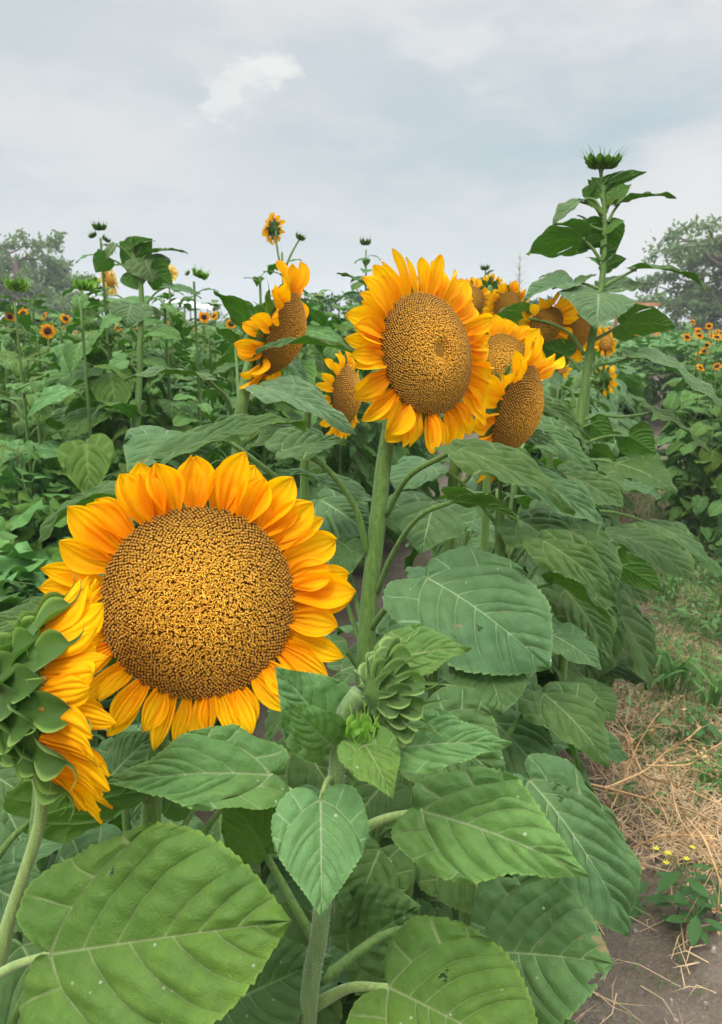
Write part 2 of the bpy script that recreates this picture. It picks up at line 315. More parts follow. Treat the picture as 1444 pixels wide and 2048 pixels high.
def blade(wr=.85, seed=0, arch=.5, fold=0., lobe=0., res=1.0, wave=1.0, quilt=1.0, narrow=0.0, holes=(), curl=0.0, full=0.0, rnd=False, ridge=1.0, veinw=1.0):
    """unit leaf, base at origin, tip on +x, returns verts, faces, attrs"""
    set_outline(OUT2 if rnd else OUT); rg = np.random.default_rng(seed); V_, F_, VE, ED, PU = [], [], [], [], []; base = 0
    ph = rg.uniform(0, 6.28, 12); asym = rg.uniform(-.06, .06)
    nA, nB, nt = int(22*res)+4, int(64*res)+8, int(18*res)+4
    VBs = VB if seed % 3 else [.15, .28, .41, .54, .68, .82]
    for side in (1, -1):
        off = .0 if side > 0 else .05
        va = [a+rg.uniform(-.05, .05)+off*.5 for a in VA]; vb = [b+rg.uniform(-.035, .035)+off*.8 for b in VBs]
        for patch in (0, 1):
            veins = np.array(va if patch == 0 else vb); n = nA if patch == 0 else nB
            dl = .022 if patch == 0 else .009
            rows = np.concatenate([np.linspace(0, 1, n)] + ([veins-dl, veins, veins+dl] if res > .45 else [veins])); rows = np.unique(np.clip(rows, 0, 1))
            if patch == 1: rows = np.unique(np.concatenate([rows, [.012]]))
            else: rows = np.unique(np.concatenate([rows, [.97]]))
            t = np.unique(np.concatenate([[0, .018, .045], np.linspace(0, 1, nt)])) if res > .45 else np.linspace(0, 1, nt)
            def row(root, out, bul):
                d = out-root; perp = np.stack([-d[:, 1], d[:, 0]], -1)
                T = t[None, :, None]; return root[:, None]*(1-T)+out[:, None]*T + perp[:, None]*(bul[:, None, None]*T*(1-T))*1.0
            sB = outline(np.array([SA]))
            def bcurve(tt): d = sB[0]; return d[None]*tt[:, None]+np.array([-d[1], d[0]])[None]*(.52*tt*(1-tt))[:, None]
            if patch == 0: root = bcurve(rows); out = outline(SA*rows**.9); bul = np.full(len(rows), .12)*(1-rows)
            else: root = np.stack([rows**1.08, rows*0], -1); out = outline(SA+(1-SA)*rows**.92); bul = .52*(1-rows)**.5*(1-rows*.3)
            G2 = row(root, out, bul); TT = np.broadcast_to(t, G2.shape[:2]); RR = np.broadcast_to(rows[:, None], G2.shape[:2])
            # teeth
            so = (SA*rows**.9 if patch == 0 else SA+(1-SA)*rows**.92); ph_t = (so*34+rg.uniform()) % 1
            tooth = (.5-np.abs(ph_t-.75)*0-ph_t)*.017*np.sin(np.pi*np.clip(so*1.02, 0, 1))**.5*(1+.5*np.sin(so*57+ph[8]))
            if res > .45:
                on = out-np.array([.3, 0]); on /= np.linalg.norm(on, axis=1)[:, None]+1e-6
                G2 = G2 + on[:, None]*(tooth[:, None]*TT**10)[..., None]
            # vein mask
            dd = np.abs(RR[..., None]-veins); near = dd.min(-1)
            loc = np.linalg.norm(np.gradient(G2, axis=0), axis=-1)/(np.abs(np.gradient(RR, axis=0))+1e-6)
            dv = near*np.clip(loc, .05, 3); wl = .0058*veinw*(1-.75*TT)
            m = np.clip(1.25-dv/wl, 0, 1)*np.clip((1.0-TT)*3.5, 0, 1)*np.where(TT > .02, 1, 1)*(.75 if patch else .7)
            if patch == 1:
                ym = G2[..., 1]; wm = (.0105*(1-.75*np.clip(G2[..., 0], 0, 1)))*veinw
                m = np.maximum(m, np.clip(1.5-np.abs(ym)/wm, 0, 1)*np.clip((1-RR)*6, 0, 1))
                db = RR*np.clip(loc, .05, 3)
            else: db = np.linalg.norm(G2-root[:, None], axis=-1)
            wb = .0095*veinw*(1-.8*TT) if patch == 1 else (.0095*(1-.8*rows))[:, None]*veinw
            m = np.maximum(m, np.clip(1.4-db/wb, 0, 1)*(np.clip((1-TT)*5, 0, 1) if patch == 1 else np.clip((1-RR)*5, 0, 1)))
            # puffed tissue between veins
            allv = np.concatenate([[0], np.sort(veins), [1.0]]); idx = np.clip(np.searchsorted(allv, RR, 'right')-1, 0, len(allv)-2)
            fr = np.clip((RR-allv[idx])/(allv[idx+1]-allv[idx]), 0, 1)
            puff = np.abs(np.sin(np.pi*fr))**.7*(np.clip(TT*5, 0, 1)*np.clip((1-TT)*2.5+.15, 0, 1))
            x, yy = G2[..., 0], G2[..., 1]*side
            z = puff*.025*quilt + (np.sin(x*23+yy*17+ph[0])*np.sin(yy*31-x*9+ph[1])*.006+np.sin(x*47+ph[2]+yy*20)*np.sin(yy*53+ph[3])*.0032)*quilt*np.clip(TT*3, 0, 1)
            z = z - m*.004*ridge
            rim = TT**2.2
            z = z + rim*wave*(.030*np.sin(x*9+ph[4]+side)+.018*np.sin(x*19+ph[5]*side))
            V_.append(np.stack([x, yy*(1+asym*side), z], -1).reshape(-1, 3)); VE.append(m.ravel()); PU.append(puff.ravel()); ED.append(np.clip((TT.ravel()-.96)*25, 0, 1))
            f = grid_faces(len(rows), len(t), base)
            keepflip = side > 0
            F_.append(f[:, ::-1] if keepflip else f)
            base += G2.shape[0]*G2.shape[1]
    v = np.concatenate(V_); F = np.concatenate(F_)
    for (hx, hy, hr) in holes:
        c = v[F].mean(1); a = np.arctan2(c[:, 1]-hy, c[:, 0]-hx); rr = hr*(1+.45*np.sin(3*a+ph[6])+.3*np.sin(5*a+ph[7]))
        F = F[np.hypot(c[:, 0]-hx, c[:, 1]-hy) > rr]
    x, y, z = v.T
    y = y*(1-narrow*np.clip(x, 0, 1))*(1+full*np.sin(np.pi*np.clip((x-.15)/.85, 0, 1))); y = y*wr*.5/np.abs(y).max()
    # fold around midrib, cup lobes, sideways curl
    ay = np.abs(y); z = z + fold*ay - (fold*.9*ay**2) + curl*ay**2*2 + lobe*np.clip(.08-x, 0, 1)*2.0*ay*2
    # arch along length
    k = arch; ang = k*(x-.5) + .35*k*np.clip(x-.5, 0, 1)**2*3
    xs = np.linspace(-.2, 1.05, 160); an = k*(xs-.5)+.35*k*np.clip(xs-.5, 0, 1)**2*3
    cxs = np.concatenate([[0], np.cumsum(np.cos(an[:-1])*np.diff(xs))]); czs = np.concatenate([[0], np.cumsum(-np.sin(an[:-1])*np.diff(xs))])
    i0 = np.interp(0, xs, cxs), np.interp(0, xs, czs); px = np.interp(x, xs, cxs)-i0[0]; pz = np.interp(x, xs, czs)-i0[1]
    X = px + np.sin(ang)*z; Z = pz + np.cos(ang)*z
    ex, ez = np.interp(1, xs, cxs)-i0[0], np.interp(1, xs, czs)-i0[1]; L = math.hypot(ex, ez); c, s_ = ex/L, ez/L
    X, Z = (X*c+Z*s_)/L, (-X*s_+Z*c)/L
    return np.stack([X, y, Z], -1), [F], {'vein': np.concatenate(VE), 'edge': np.concatenate(ED), 'puff': np.concatenate(PU)}

class Plant:
    def __init__(s, label, stem, rad, name='sunflower_plant', cat='sunflower', group=None, stemmat='stem', seg=14, upto=None, hair=False):
        """stem: world points from the ground up"""
        s.pts = np.asarray([np.asarray(p, float) for p in stem]); s.base = np.array([s.pts[0][0], s.pts[0][1], 0.0])
        s.root = thing(name, label, cat, s.base, group); s.rng = np.random.default_rng(abs(hash(label)) % 1000 if False else len(label)*7)
        s.path = spline(s.pts, 60); s.rad = rad
        v, f = tube(s.path-s.base, rad, seg, ridge=.05 if seg > 10 else 0)
        mb = MB(); mb.add(v, f)
        if hair:
            T = np.gradient(s.path, axis=0); T /= np.linalg.norm(T, axis=1)[:, None]; rr = np.interp(np.linspace(0, 1, 60), np.linspace(0, 1, len(np.atleast_1d(rad))), np.atleast_1d(rad))
            n = hair; i = s.rng.uniform(20, 58.9, n); i0 = i.astype(int); c = s.path[i0]+(s.path[i0+1]-s.path[i0])*(i-i0)[:, None]; d = s.rng.normal(size=(n, 3)); d -= T[i0]*(d*T[i0]).sum(1)[:, None]; d /= np.linalg.norm(d, axis=1)[:, None]
            p0 = c+d*(rr[i0]*.97)[:, None]-s.base; l = s.rng.uniform(.0012, .0028, n)[:, None]; side = np.cross(d, T[i0])*.00012
            p1 = p0+d*l+T[i0]*l*.3; vv = np.stack([p0-side, p0+side, p1], 1).reshape(-1, 3); mb.add(vv, [np.arange(n*3).reshape(-1, 3)], mi=1)
        s.stem = obj('stem', mb.me('stem', [M[stemmat], M['hair']]), s.root)
        s.k = 0
    def at_z(s, z):
        i = int(np.argmin(np.abs(s.path[:, 2]-z))); return s.path[i]
    def leaf(s, A, B, w, n=(0, .5, .85), arch=.5, fold=.1, mat='leaf', res=1.0, pet=None, pr=.0032, label=None, seed=None, **kw):
        """A, B = (px, py, depth) of the leaf base and tip, w = width in px at mid depth"""
        a, b = P(*A), P(*B); L = np.linalg.norm(b-a); W = w*(A[2]+B[2])/2/F_PX
        s.k += 1; sd = seed if seed is not None else int(A[0]*3+A[1]) % 997
        v, f, at = blade(W/L, sd, arch, fold, res=res, **kw)
        X = (b-a)/L; n = V(*n); Z = nrm(n-X*np.dot(n, X)); Y = np.cross(Z, X)
        v = (v[:, :1]*X+v[:, 1:2]*Y+v[:, 2:]*Z)*L
        o = obj('leaf', mesh('leaf', v, f, at, mats=[M[mat]]), s.root, label); o.location = [float(c) for c in (a-s.base)]
        if pet is not False:
            if pet is None:
                hd = np.linalg.norm(s.at_z(a[2]-.03)[:2]-a[:2]); p0 = s.at_z(a[2]-.02-.7*hd); mid = (p0*.45+a*.55)+np.array([0, 0, .16*hd]); pts = [p0, mid, a]
            else: pts = [P(*q) for q in pet]+[a]
            v, f = tube(spline(np.asarray(pts)-a, 22)+X*.0 - Z*.0006, [pr*1.35, pr, pr*.85], 8)
            obj('petiole', mesh('petiole', v, f, mats=[M['stem_pale' if mat == 'leaf_young' else 'stem']]), o)
        return o
M['hair'] = simple('fine_hair', (.5, .58, .4), .6)

# ------------------------------------------------------------------ flower head
def petal_mesh(L, W, elev, curl, cup, twist, rng, nu=14, nw=7, tipn=.0, ruffle=1.0):
    """strip in frame: x radial outward, z facing; starts at origin"""
    u = np.linspace(0, 1, nu); w = np.linspace(-1, 1, nw)
    prof = (np.clip(u*1.05+.10, 0, 1)**.62)*(1-np.clip((u-.42)/.58, 0, 1)**1.9)**.85; prof = prof/prof.max(); prof[-1] = .015
    UU, WW = np.meshgrid(u, w, indexing='ij')
    a = elev + curl*(UU**1.3)
    ang1 = elev + curl*(u**1.3); du = np.diff(u, prepend=0)*L
    cx = np.cumsum(np.cos(ang1)*du); cz = np.cumsum(np.sin(ang1)*du)
    ph = rng.uniform(0, 6.28, 4); side = WW*W/2*prof[:, None]
    z = cup*W*(WW**2)*prof[:, None]*(1-.35*UU) + (np.sin(WW*9+ph[0])*.020+np.sin(WW*5+ph[1]+UU*4)*.05*ruffle+np.sin(UU*9+ph[2])*.05*WW*ruffle)*W*np.clip(UU*3, 0, 1)
    tw = twist*UU; y = side*np.cos(tw)-z*np.sin(tw); zz = side*np.sin(tw)+z*np.cos(tw)
    bend = rng.normal()*.06*L*UU**2
    X = cx[:, None]-np.sin(a)*zz; Z = cz[:, None]+np.cos(a)*zz
    return np.stack([X, y+bend, Z], -1).reshape(-1, 3), [grid_faces(nu, nw)], {'pu': UU.ravel(), 'pw': WW.ravel()+ph[3]*.1}
def bract_mesh(L, W, elev, curl, cup, rng, nu=18, nw=9, tail=.45, hug=.0):
    u = np.linspace(0, 1, nu); w = np.linspace(-1, 1, nw); UU, WW = np.meshgrid(u, w, indexing='ij')
    prof = np.where(u < 1-tail, (1-np.clip((u-.25)/(1-.25-tail+.12), 0, 1)**2.2), 0); prof = np.maximum(prof, .24*(1-u)+.02)
    prof = prof*np.clip(.75+u, 0, 1)
    ang = elev+hug*np.clip(u*1.8, 0, 1)+curl*(np.clip((u-.30)/.70, 0, 1)**1.3); du = np.diff(u, prepend=0)*L; cx = np.cumsum(np.cos(ang)*du); cz = np.cumsum(np.sin(ang)*du)
    side = WW*W/2*prof[:, None]; z = -cup*W*(np.abs(WW)**2.4)*prof[:, None]*np.clip(UU*3, 0, 1); a = ang[:, None]; bend = rng.normal()*.10*L*UU**2
    return np.stack([cx[:, None]-np.sin(a)*z, side+bend, cz[:, None]+np.cos(a)*z], -1).reshape(-1, 3), [grid_faces(nu, nw)], {'edge': np.maximum(np.abs(WW), np.clip(UU*2.2-.9, 0, 1)).ravel()}
def florets(R, N, dome, rng, h=.0042, hi=True, dimple=.0, style=1.0):
    """returns one mesh with the phyllotaxis rows of florets"""
    i = np.arange(N)+.5; r = R*.985*np.sqrt(i/N); th = i*2.399963+.3; c = r/R
    jx = rng.normal(size=(N, 2))*R*.0035*(1.4-c)[:, None]
    x = r*np.cos(th)+jx[:, 0]; y = r*np.sin(th)+jx[:, 1]; z0 = dome*(1-c**2.2)-dimple*np.exp(-(c/.16)**2)
    sp = R*math.sqrt(math.pi/N)*.5
    out = np.stack([np.cos(th), np.sin(th), 0*th], -1); tilt = (.75*c**1.5)[:, None]
    ax = np.stack([0*x, 0*x, 1+0*x], -1)*(1-.3*tilt)+out*tilt+rng.normal(size=(N, 3))*(.22*(1.25-c))[:, None]; ax /= np.linalg.norm(ax, axis=1)[:, None]
    H = h*(.75+.25*c+rng.uniform(-.12, .25, N)*(1.3-c)) 
    u = np.cross(ax, np.array([.3, .2, .1])); u /= np.linalg.norm(u, axis=1)[:, None]; w = np.cross(ax, u)
    b = np.stack([x, y, z0-.001], -1); seg = 5; V_, T_ = [], []
    lv = [(0, .85, 0), (.45, .95, .5), (.86, 1.06, .62), (1.0, .55, .8)] if hi else [(0, .6, 0), (.8, .85, .6), (1.0, .4, .9)]
    for (q, k, t) in lv:
        for s in range(seg):
            a = s*2*math.pi/seg; V_.append(b+ax*(H*q)[:, None]+(u*math.cos(a)+w*math.sin(a))*(sp*k)); T_.append(np.full(N, t))
    nl = len(lv)*seg; v = np.stack(V_, 1); t = np.stack(T_, 1); fs = []
    for l in range(len(lv)-1):
        for s in range(seg): s2 = (s+1) % seg; fs.append([l*seg+s, l*seg+s2, (l+1)*seg+s2, (l+1)*seg+s])
    quads = (np.arange(N)[:, None, None]*nl+np.array(fs)[None]).reshape(-1, 4)
    caps = (np.arange(N)[:, None]*nl+np.arange(nl-seg, nl)[None])
    mb = MB(); rep = lambda q, k: np.repeat(q, k)
    jit = rng.uniform(0, 1, N)
    mb.add(v.reshape(-1, 3), [quads, caps], {'tip': t.ravel(), 'rad': rep(c, nl), 'jit': rep(jit, nl)})
    if hi:   # two curled stigma lobes on each floret
        for sgn in (1, -1):
            az = rng.uniform(0, 6.28, N)+(0 if sgn > 0 else math.pi); d = u*np.cos(az)[:, None]+w*np.sin(az)[:, None]; sd = np.cross(ax, d)
            top = b+ax*(H*.93)[:, None]; ln = (sp*(1.5*(1.2-.95*c**1.5))*rng.uniform(.6, 1.3, N)*style)[:, None]
            q0 = top; q1 = top+ax*ln*.55+d*ln*.45; q2 = top+ax*ln*.6+d*ln*1.15; k = sp*.26
            vv = np.stack([q0-sd*k, q0+sd*k, q1-sd*k*1.1, q1+sd*k*1.1, q2-sd*k*.8, q2+sd*k*.8, q0-d*k*1.2, q1-ax*k*1.5, q2-ax*k*1.5], 1)
            ff = np.array([[0, 1, 3, 2], [2, 3, 5, 4], [1, 6, 7, 3], [6, 0, 2, 7], [3, 7, 8, 5], [7, 2, 4, 8]])
            mb.add(vv.reshape(-1, 3), [(np.arange(N)[:, None, None]*9+ff[None]).reshape(-1, 4)], {'tip': np.tile([.75, .75, 1, 1, 1, 1, .7, .9, .9], N), 'rad': rep(c, 9), 'jit': rep(jit, 9)})
    return mb
def lathe(prof, seg=32):
    a = np.linspace(0, 2*math.pi, seg, endpoint=False); pr = np.asarray(prof)
    v = np.stack([pr[:, 0][:, None]*np.cos(a), pr[:, 0][:, None]*np.sin(a), np.broadcast_to(pr[:, 1][:, None], (len(pr), seg))], -1).reshape(-1, 3)
    return v, [grid_faces(len(pr), seg, 0, True)]
def frame(c, n, up=(0, 0, 1), roll=0):
    z = nrm(n); x = nrm(np.cross(np.asarray(up, float), z)); y = np.cross(z, x); m = Matrix([list(x), list(y), list(z)]).transposed().to_4x4()
    m.translation = Vector([float(k) for k in c]); return m @ Matrix.Rotation(roll, 4, 'Z')
def head(root, base, c, n, R, PL, PW, npet=34, nflor=1400, dome=.25, elev=.15, curl=-.2, seed=1, hi=True, bl=.05, nbr=24, petfun=None, mat='petal', parts=True, dimple=.0, hf=.0042, bmat='bract', cup=.35, style=1.0, roll=0, brelev=.0, brcurl=-.5, brrings=2, brback=.35, brhug=0., brw=.5, brcup=.3, brtail=.45):
    rng = np.random.default_rng(seed); Mx = frame(c-base, n, roll=roll)
    v, f = lathe([(R*.004, -R*.66), (R*.12, -R*.62), (R*.28, -R*.55), (R*.62, -R*.40), (R*.90, -R*.20), (R*1.0, -R*.05), (R*.97, 0), (R*.8, dome*R*.25), (R*.5, dome*R*.62), (R*.22, dome*R*.82), (R*.01, dome*R*.86)], 40)
    mi = [0]*(40*6)+[1]*(40*4)
    h = obj('flower_head', mesh('flower_head', v, f, {'edge': np.zeros(len(v))}, mats=[M[bmat], M['disc_base']], mi=mi), root); h.matrix_local = Mx
    if nflor: obj('seed_disc', florets(R, nflor, dome*R, rng, hf, hi, dimple, style).me('seed_disc', [M['disc']]), h)
    # bracts (green scales behind the petals)
    one = MB()
    for k in range(nbr):
        ring = k % brrings; th = 2*math.pi*(k+.5*ring)/nbr+rng.uniform(-.08, .08); rr = R*(1.0-brback*ring)
        v, f, at = bract_mesh(bl*rng.uniform(.85, 1.2), bl*brw, brelev*rng.uniform(.8, 1.1)-.2*ring, brcurl*rng.uniform(.6, 1.3), brcup*rng.uniform(.7, 1.3), rng, hug=brhug, tail=brtail)
        m = Matrix.Rotation(th, 4, 'Z') @ Matrix.Translation((rr*.93, 0, R*float(np.interp(rr/R, [.1, .28, .62, .9, 1], [-.62, -.55, -.40, -.22, -.10]))))
        if parts: o = obj('bract', mesh('bract', v, f, at, mats=[M[bmat]]), h); o.matrix_local = m
        else: one.add((np.array(m)[:3, :3] @ v.T).T+np.array(m.translation), f, at)
    if not parts and nbr: obj('bracts', one.me('bracts', [M[bmat]]), h)
    one = MB()
    for k in range(npet):
        ring = k % 2; th = 2*math.pi*k/npet+rng.uniform(-.07, .07)
        e, cu, pl, pw, tw = elev+rng.normal()*.12-.12*ring, curl+rng.normal()*.32, PL*rng.uniform(.78, 1.12), PW*rng.uniform(.72, 1.2), rng.normal()*.38
        if petfun:
            r_ = petfun(th % (2*math.pi), e, cu, pl, pw, tw, rng)
            if r_ is None: continue
            th2, e, cu, pl, pw, tw = r_; th = th+th2
        v, f, at = petal_mesh(pl, pw, e, cu, cup*rng.uniform(.3, 1.3), tw, rng, *( (16, 9) if parts else (8, 5)))
        m = Matrix.Rotation(th, 4, 'Z') @ Matrix.Translation((R*.955, 0, -R*.02-.004*ring))
        if parts: o = obj('petal', mesh('petal', v, f, at, mats=[M[mat]]), h); o.matrix_local = m
        else: one.add((np.array(m)[:3, :3] @ v.T).T+np.array(m.translation), f, at)
    if not parts and npet: obj('petals', one.me('petals', [M[mat]]), h)
    return h

# ------------------------------------------------------------------ ground
def build_ground():
    rg = np.random.default_rng(4)
    ax = lambda c, near, far: np.unique(np.concatenate([np.arange(-near, near, .045)+c, c+np.sign(np.linspace(-1, 1, 81))*(near+np.abs(np.linspace(-1, 1, 81))**4*far)]))
    xs, ys = ax(1.1, 1.6, 260), ax(3.2, 2.6, 260); X, Y = np.meshgrid(xs, ys, indexing='ij')
    Z = np.zeros_like(X); amp = np.clip(1-np.maximum(np.abs(X-1.1)-1.5, np.abs(Y-3.2)-2.5), 0, 1)
    for k in range(26):
        fr = 2.5*1.16**k; a = rg.uniform(0, 6.28, 2); d = rg.uniform(0, 6.28); Z += .075/fr**1.05*2*np.sin((X*math.cos(d)+Y*math.sin(d))*fr+a[0])*np.cos((Y*math.cos(d)-X*math.sin(d))*fr*.8+a[1])
    Z = Z*amp*.55-.02
    me = mesh('ground', np.stack([X, Y, Z], -1).reshape(-1, 3), [grid_faces(len(xs), len(ys))[:, ::-1]])
    s = Mat('soil_brown'); n = s.noise(7, 6, .65); n2 = s.noise(90, 5, .7); n3 = s.noise(1.1, 3)
    col = s.mix(s.rng(n, .3, .7), (.165, .128, .096), (.33, .272, .215)); col = s.mix(s.rng(n2, .35, .7, 0, .7), col, (.17, .115, .08))
    vo = s.nd('ShaderNodeTexVoronoi'); vo.inputs['Scale'].default_value = 55; tc = s.nd('ShaderNodeTexCoord'); s.L.new(tc.outputs['Object'], vo.inputs['Vector'])
    col = s.mix(s.rng(vo.outputs['Distance'], .12, .2, .5, 0), col, (.42, .35, .28))
    col = s.mix(s.rng(n3, .5, .62, 0, .5), col, (.16, .15, .06)); s.bump(s.math('ADD', n2, s.math('MULTIPLY', s.noise(25, 5), 1.5)), .9, .02)
    m = s.fin(col, .95, .1); me.materials.append(m)
    o = obj('ground', me); o['kind'] = 'structure'
    return xs, ys, Z
GX, GY, GZ = build_ground()
def gz(x, y):
    i = min(max(int(np.searchsorted(GX, x)), 1), len(GX)-1); j = min(max(int(np.searchsorted(GY, y)), 1), len(GY)-1); return float(GZ[i, j])

# ------------------------------------------------------------------ the sunflowers in front
def up_from(p, lean=(0, 0)): return np.array([p[0]+lean[0], p[1]+lean[1], -.03])

# 1. the young plant with a closed bud, nearest the camera
b0 = P(612, 2100, .70)
p1 = Plant('young sunflower with a closed green bud and pale heart leaves, nearest the camera', [up_from(b0, (-.05, .0)), (b0+up_from(b0, (-.05, 0)))/2, b0, P(640, 1860, .67), P(668, 1610, .63), P(678, 1500, .62), P(690, 1430, .615), P(722, 1388, .61)], [.010, .0088, .0078, .0070, .0062, .0065, .0085], stemmat='stem_hair', hair=2500, name='budding_sunflower')
p1.leaf((641, 1600, .605), (643, 1836, .56), 200, (.05, .4, 1), .55, .18, 'leaf_young', 1.5, [(668, 1560, .625), (655, 1560, .612)], .0022, full=0.12, seed=3, quilt=.8)
p1.leaf((664, 1466, .622), (549, 1333, .60), 175, (-.25, .65, .8), .4, .12, 'leaf_young', 1.3, [(670, 1500, .625)], .002, seed=5)
p1.leaf((660, 1488, .605), (572, 1400, .575), 120, (-.3, .5, .8), .5, .15, 'leaf_young', 1.2, [(670, 1500, .62)], .002, seed=8)
p1.leaf((731, 1492, .575), (786, 1600, .53), 135, (.1, .62, 1), .5, .25, 'leaf_young', 1.3, [(690, 1520, .61), (715, 1490, .60)], .002, seed=13, lobe=.6)
p1.leaf((800, 1496, .60), (1022, 1489, .60), 150, (.05, .75, .65), .35, .22, 'leaf_young', 1.4, [(690, 1530, .62), (750, 1520, .61)], .0022, seed=21)
p1.leaf((846, 1622, .66), (1180, 1753, .575), 265, (.1, .62, .8), .45, .1, 'leaf_young', 1.9, [(668, 1690, .66), (760, 1640, .665)], .0038, full=0.2, seed=34, quilt=1.1)
p1.leaf((540, 1550, .66), (203, 1575, .62), 215, (.0, .85, .65), .45, .22, 'leaf_young', 1.7, [(655, 1610, .64), (590, 1588, .655)], .003, seed=41)
p1.leaf((528, 1700, .72), (425, 1590, .72), 270, (.1, .75, -.7), .7, .2, 'leaf', 1.3, [(640, 1900, .68), (590, 1810, .70)], .0036, seed=55)
p1.leaf((770, 1322, .70), (943, 1296, .69), 150, (.0, .8, .7), .35, .1, 'leaf_young', 1.3, [(676, 1480, .63), (720, 1380, .67)], .003, seed=61)
p1.leaf((448, 2010, .74), (668, 1912, .70), 300, (-.1, .5, .9), .5, .1, 'leaf', 1.3, None, seed=66, veinw=.7)
p1.leaf((778, 1975, .66), (1085, 2140, .60), 345, (.1, .62, .8), .45, .1, 'leaf_young', 1.7, [(630, 2010, .70), (700, 1975, .68)], .0042, rnd=True, veinw=.8, seed=72, holes=((.32, .17, .02),))
p1.leaf((952, 1905, .76), (1228, 1930, .66), 345, (.12, .62, .8), .5, .08, 'leaf', 1.9, [(640, 1960, .70), (800, 1860, .76)], .004, rnd=True, veinw=.8, seed=79, holes=((.62, .16, .022), (.55, .12, .012), (.93, -.09, .03)))
bud = head(p1.root, p1.base, P(772, 1383, .60), V(.86, .02, -.42), .0255, .02, .008, 5, 0, .3, 1.2, .2, 4, True, .040, 30, bmat='bract_grey', brrings=3, brelev=.62, brcurl=-1.5, brback=.29, brhug=1.1, brw=.46, brcup=.45, brtail=.55,
     petfun=lambda th, e, c, l, w, t, r: (0, 1.0, -.2, .026, .007, t) if th < 1.2 or th > 5.8 else None, style=1, parts=True)
bud.name = 'flower_bud'
sb = head(p1.root, p1.base, P(722, 1470, .585), V(0.05, .95, .35), .009, .01, .004, 0, 0, .3, 0, 0, 6, True, .019, 14, bmat='bract_lime', brelev=1.5, brcurl=-.35); sb.data.materials[1] = M['bract_lime']; sb.name = 'side_bud'
hb = MB()
rg = np.random.default_rng(5)

# 2. the big open flower facing the camera
c2 = P(398, 1203, .76)
p2 = Plant('sunflower with the largest golden open flower, facing the camera at left', [up_from(c2, (-.03, .10)), P(330, 2000, .86)*[1, 1, 1], P(300, 1700, .85), P(330, 1400, .85), c2-V(.17, .12, 1)*.075, c2-V(.17, .12, 1)*.05], [.014, .012, .010, .010, .012])
def pf2(th, e, cu, pl, pw, tw, rng):
    d = math.degrees(th)
    if 215 < d < 325: return 0, .75+rng.normal()*.12, -.35+rng.normal()*.15, pl*1.0, pw*.72, tw
    if 30 < d < 150: return 0, .12+rng.normal()*.12, -.05+rng.normal()*.1, pl*1.04, pw*1.12, tw*.6
    return 0, e+.15, cu, pl*1.0, pw, tw
head(p2.root, p2.base, c2, V(.17, .12, 1), .0905, .0575, .029, 50, 3300, .26, .18, -.15, 11, petfun=pf2, style=1.35, hf=.0036, cup=.45)
p2.leaf((260, 985, .98), (76, 1096, .93), 90, (-.1, .9, .2), .9, .45, 'leaf', 1.2, [(330, 1150, .95), (300, 1010, .97)], seed=83)
p2.leaf((215, 1560, .80), (318, 1462, .80), 150, (0, .7, .7), .4, .1, 'leaf', 1.1, None, seed=84)
p2.leaf((600, 1480, .9), (700, 1640, .86), 190, (0, .6, .8), .4, .1, 'leaf', 1.1, None, seed=86)
p2.leaf((400, 1600, .90), (330, 1480, .88), 170, (0, .6, .8), .4, .1, 'leaf', 1.1, None, seed=87)
p2.leaf((560, 1620, .85), (640, 1720, .82), 170, (-.2, .6, .8), .5, .1, 'leaf', 1.1, None, seed=88)

# 3. the flower cut by the left edge, seen from behind
c3 = P(84, 1390, .62); n3 = V(.92, .0, -.36)
p3 = Plant('sunflower turned away at the left edge, showing curled green bracts and side petals', [up_from(P(0, 1905, .66), (-.06, 0)), P(-40, 2250, .68), P(2, 1905, .66), P(80, 1640, .645), P(60, 1520, .63), P(5, 1440, .625), c3-n3*.045, c3-n3*.03], [.012, .010, .0048, .0048, .0055, .008, .012], stemmat='stem_pale')
def pf3(th, e, cu, pl, pw, tw, rng): return 0, 1.08+rng.normal()*.13, -.35+rng.normal()*.12, pl, pw, tw
head(p3.root, p3.base, c3, n3, .0600, .057, .0235, 44, 500, .2, 1.0, -.3, 12, petfun=pf3, bl=.052, nbr=34, brrings=3, brelev=.6, brcurl=-2.0, brback=.28, brhug=.9, brw=.54, brcup=.45, brtail=.52)
p3.leaf((102, 1908, .60), (583, 1842, .56), 430, (.0, .52, .88), .35, .06, 'leaf_young', 2.1, [(-60, 1990, .63), (20, 1935, .62)], .0036, seed=104, quilt=1.0, rnd=True, full=.1, veinw=.72, holes=((.30, .30, .014),))
p3.leaf((125, 1235, .78), (-60, 1262, .76), 110, (0, .8, .6), .4, .15, 'leaf', 1.1, None, seed=92)
p3.leaf((62, 1640, .74), (315, 1580, .72), 190, (0.05, .55, -.85), .3, .1, 'leaf', 1.2, [(-30, 1750, .72), (20, 1680, .73)], .003, seed=95)
p3.leaf((-40, 1760, .76), (125, 1850, .72), 190, (0, .6, .8), .4, .1, 'leaf', 1.1, None, seed=96)
p3.leaf((-30, 1540, .80), (90, 1620, .78), 150, (0, .7, .7), .4, .1, 'leaf', 1.1, None, seed=97)
p3.leaf((250, 1700, .80), (120, 1900, .76), 230, (0, .6, .8), .4, .1, 'leaf', 1.1, None, seed=98)

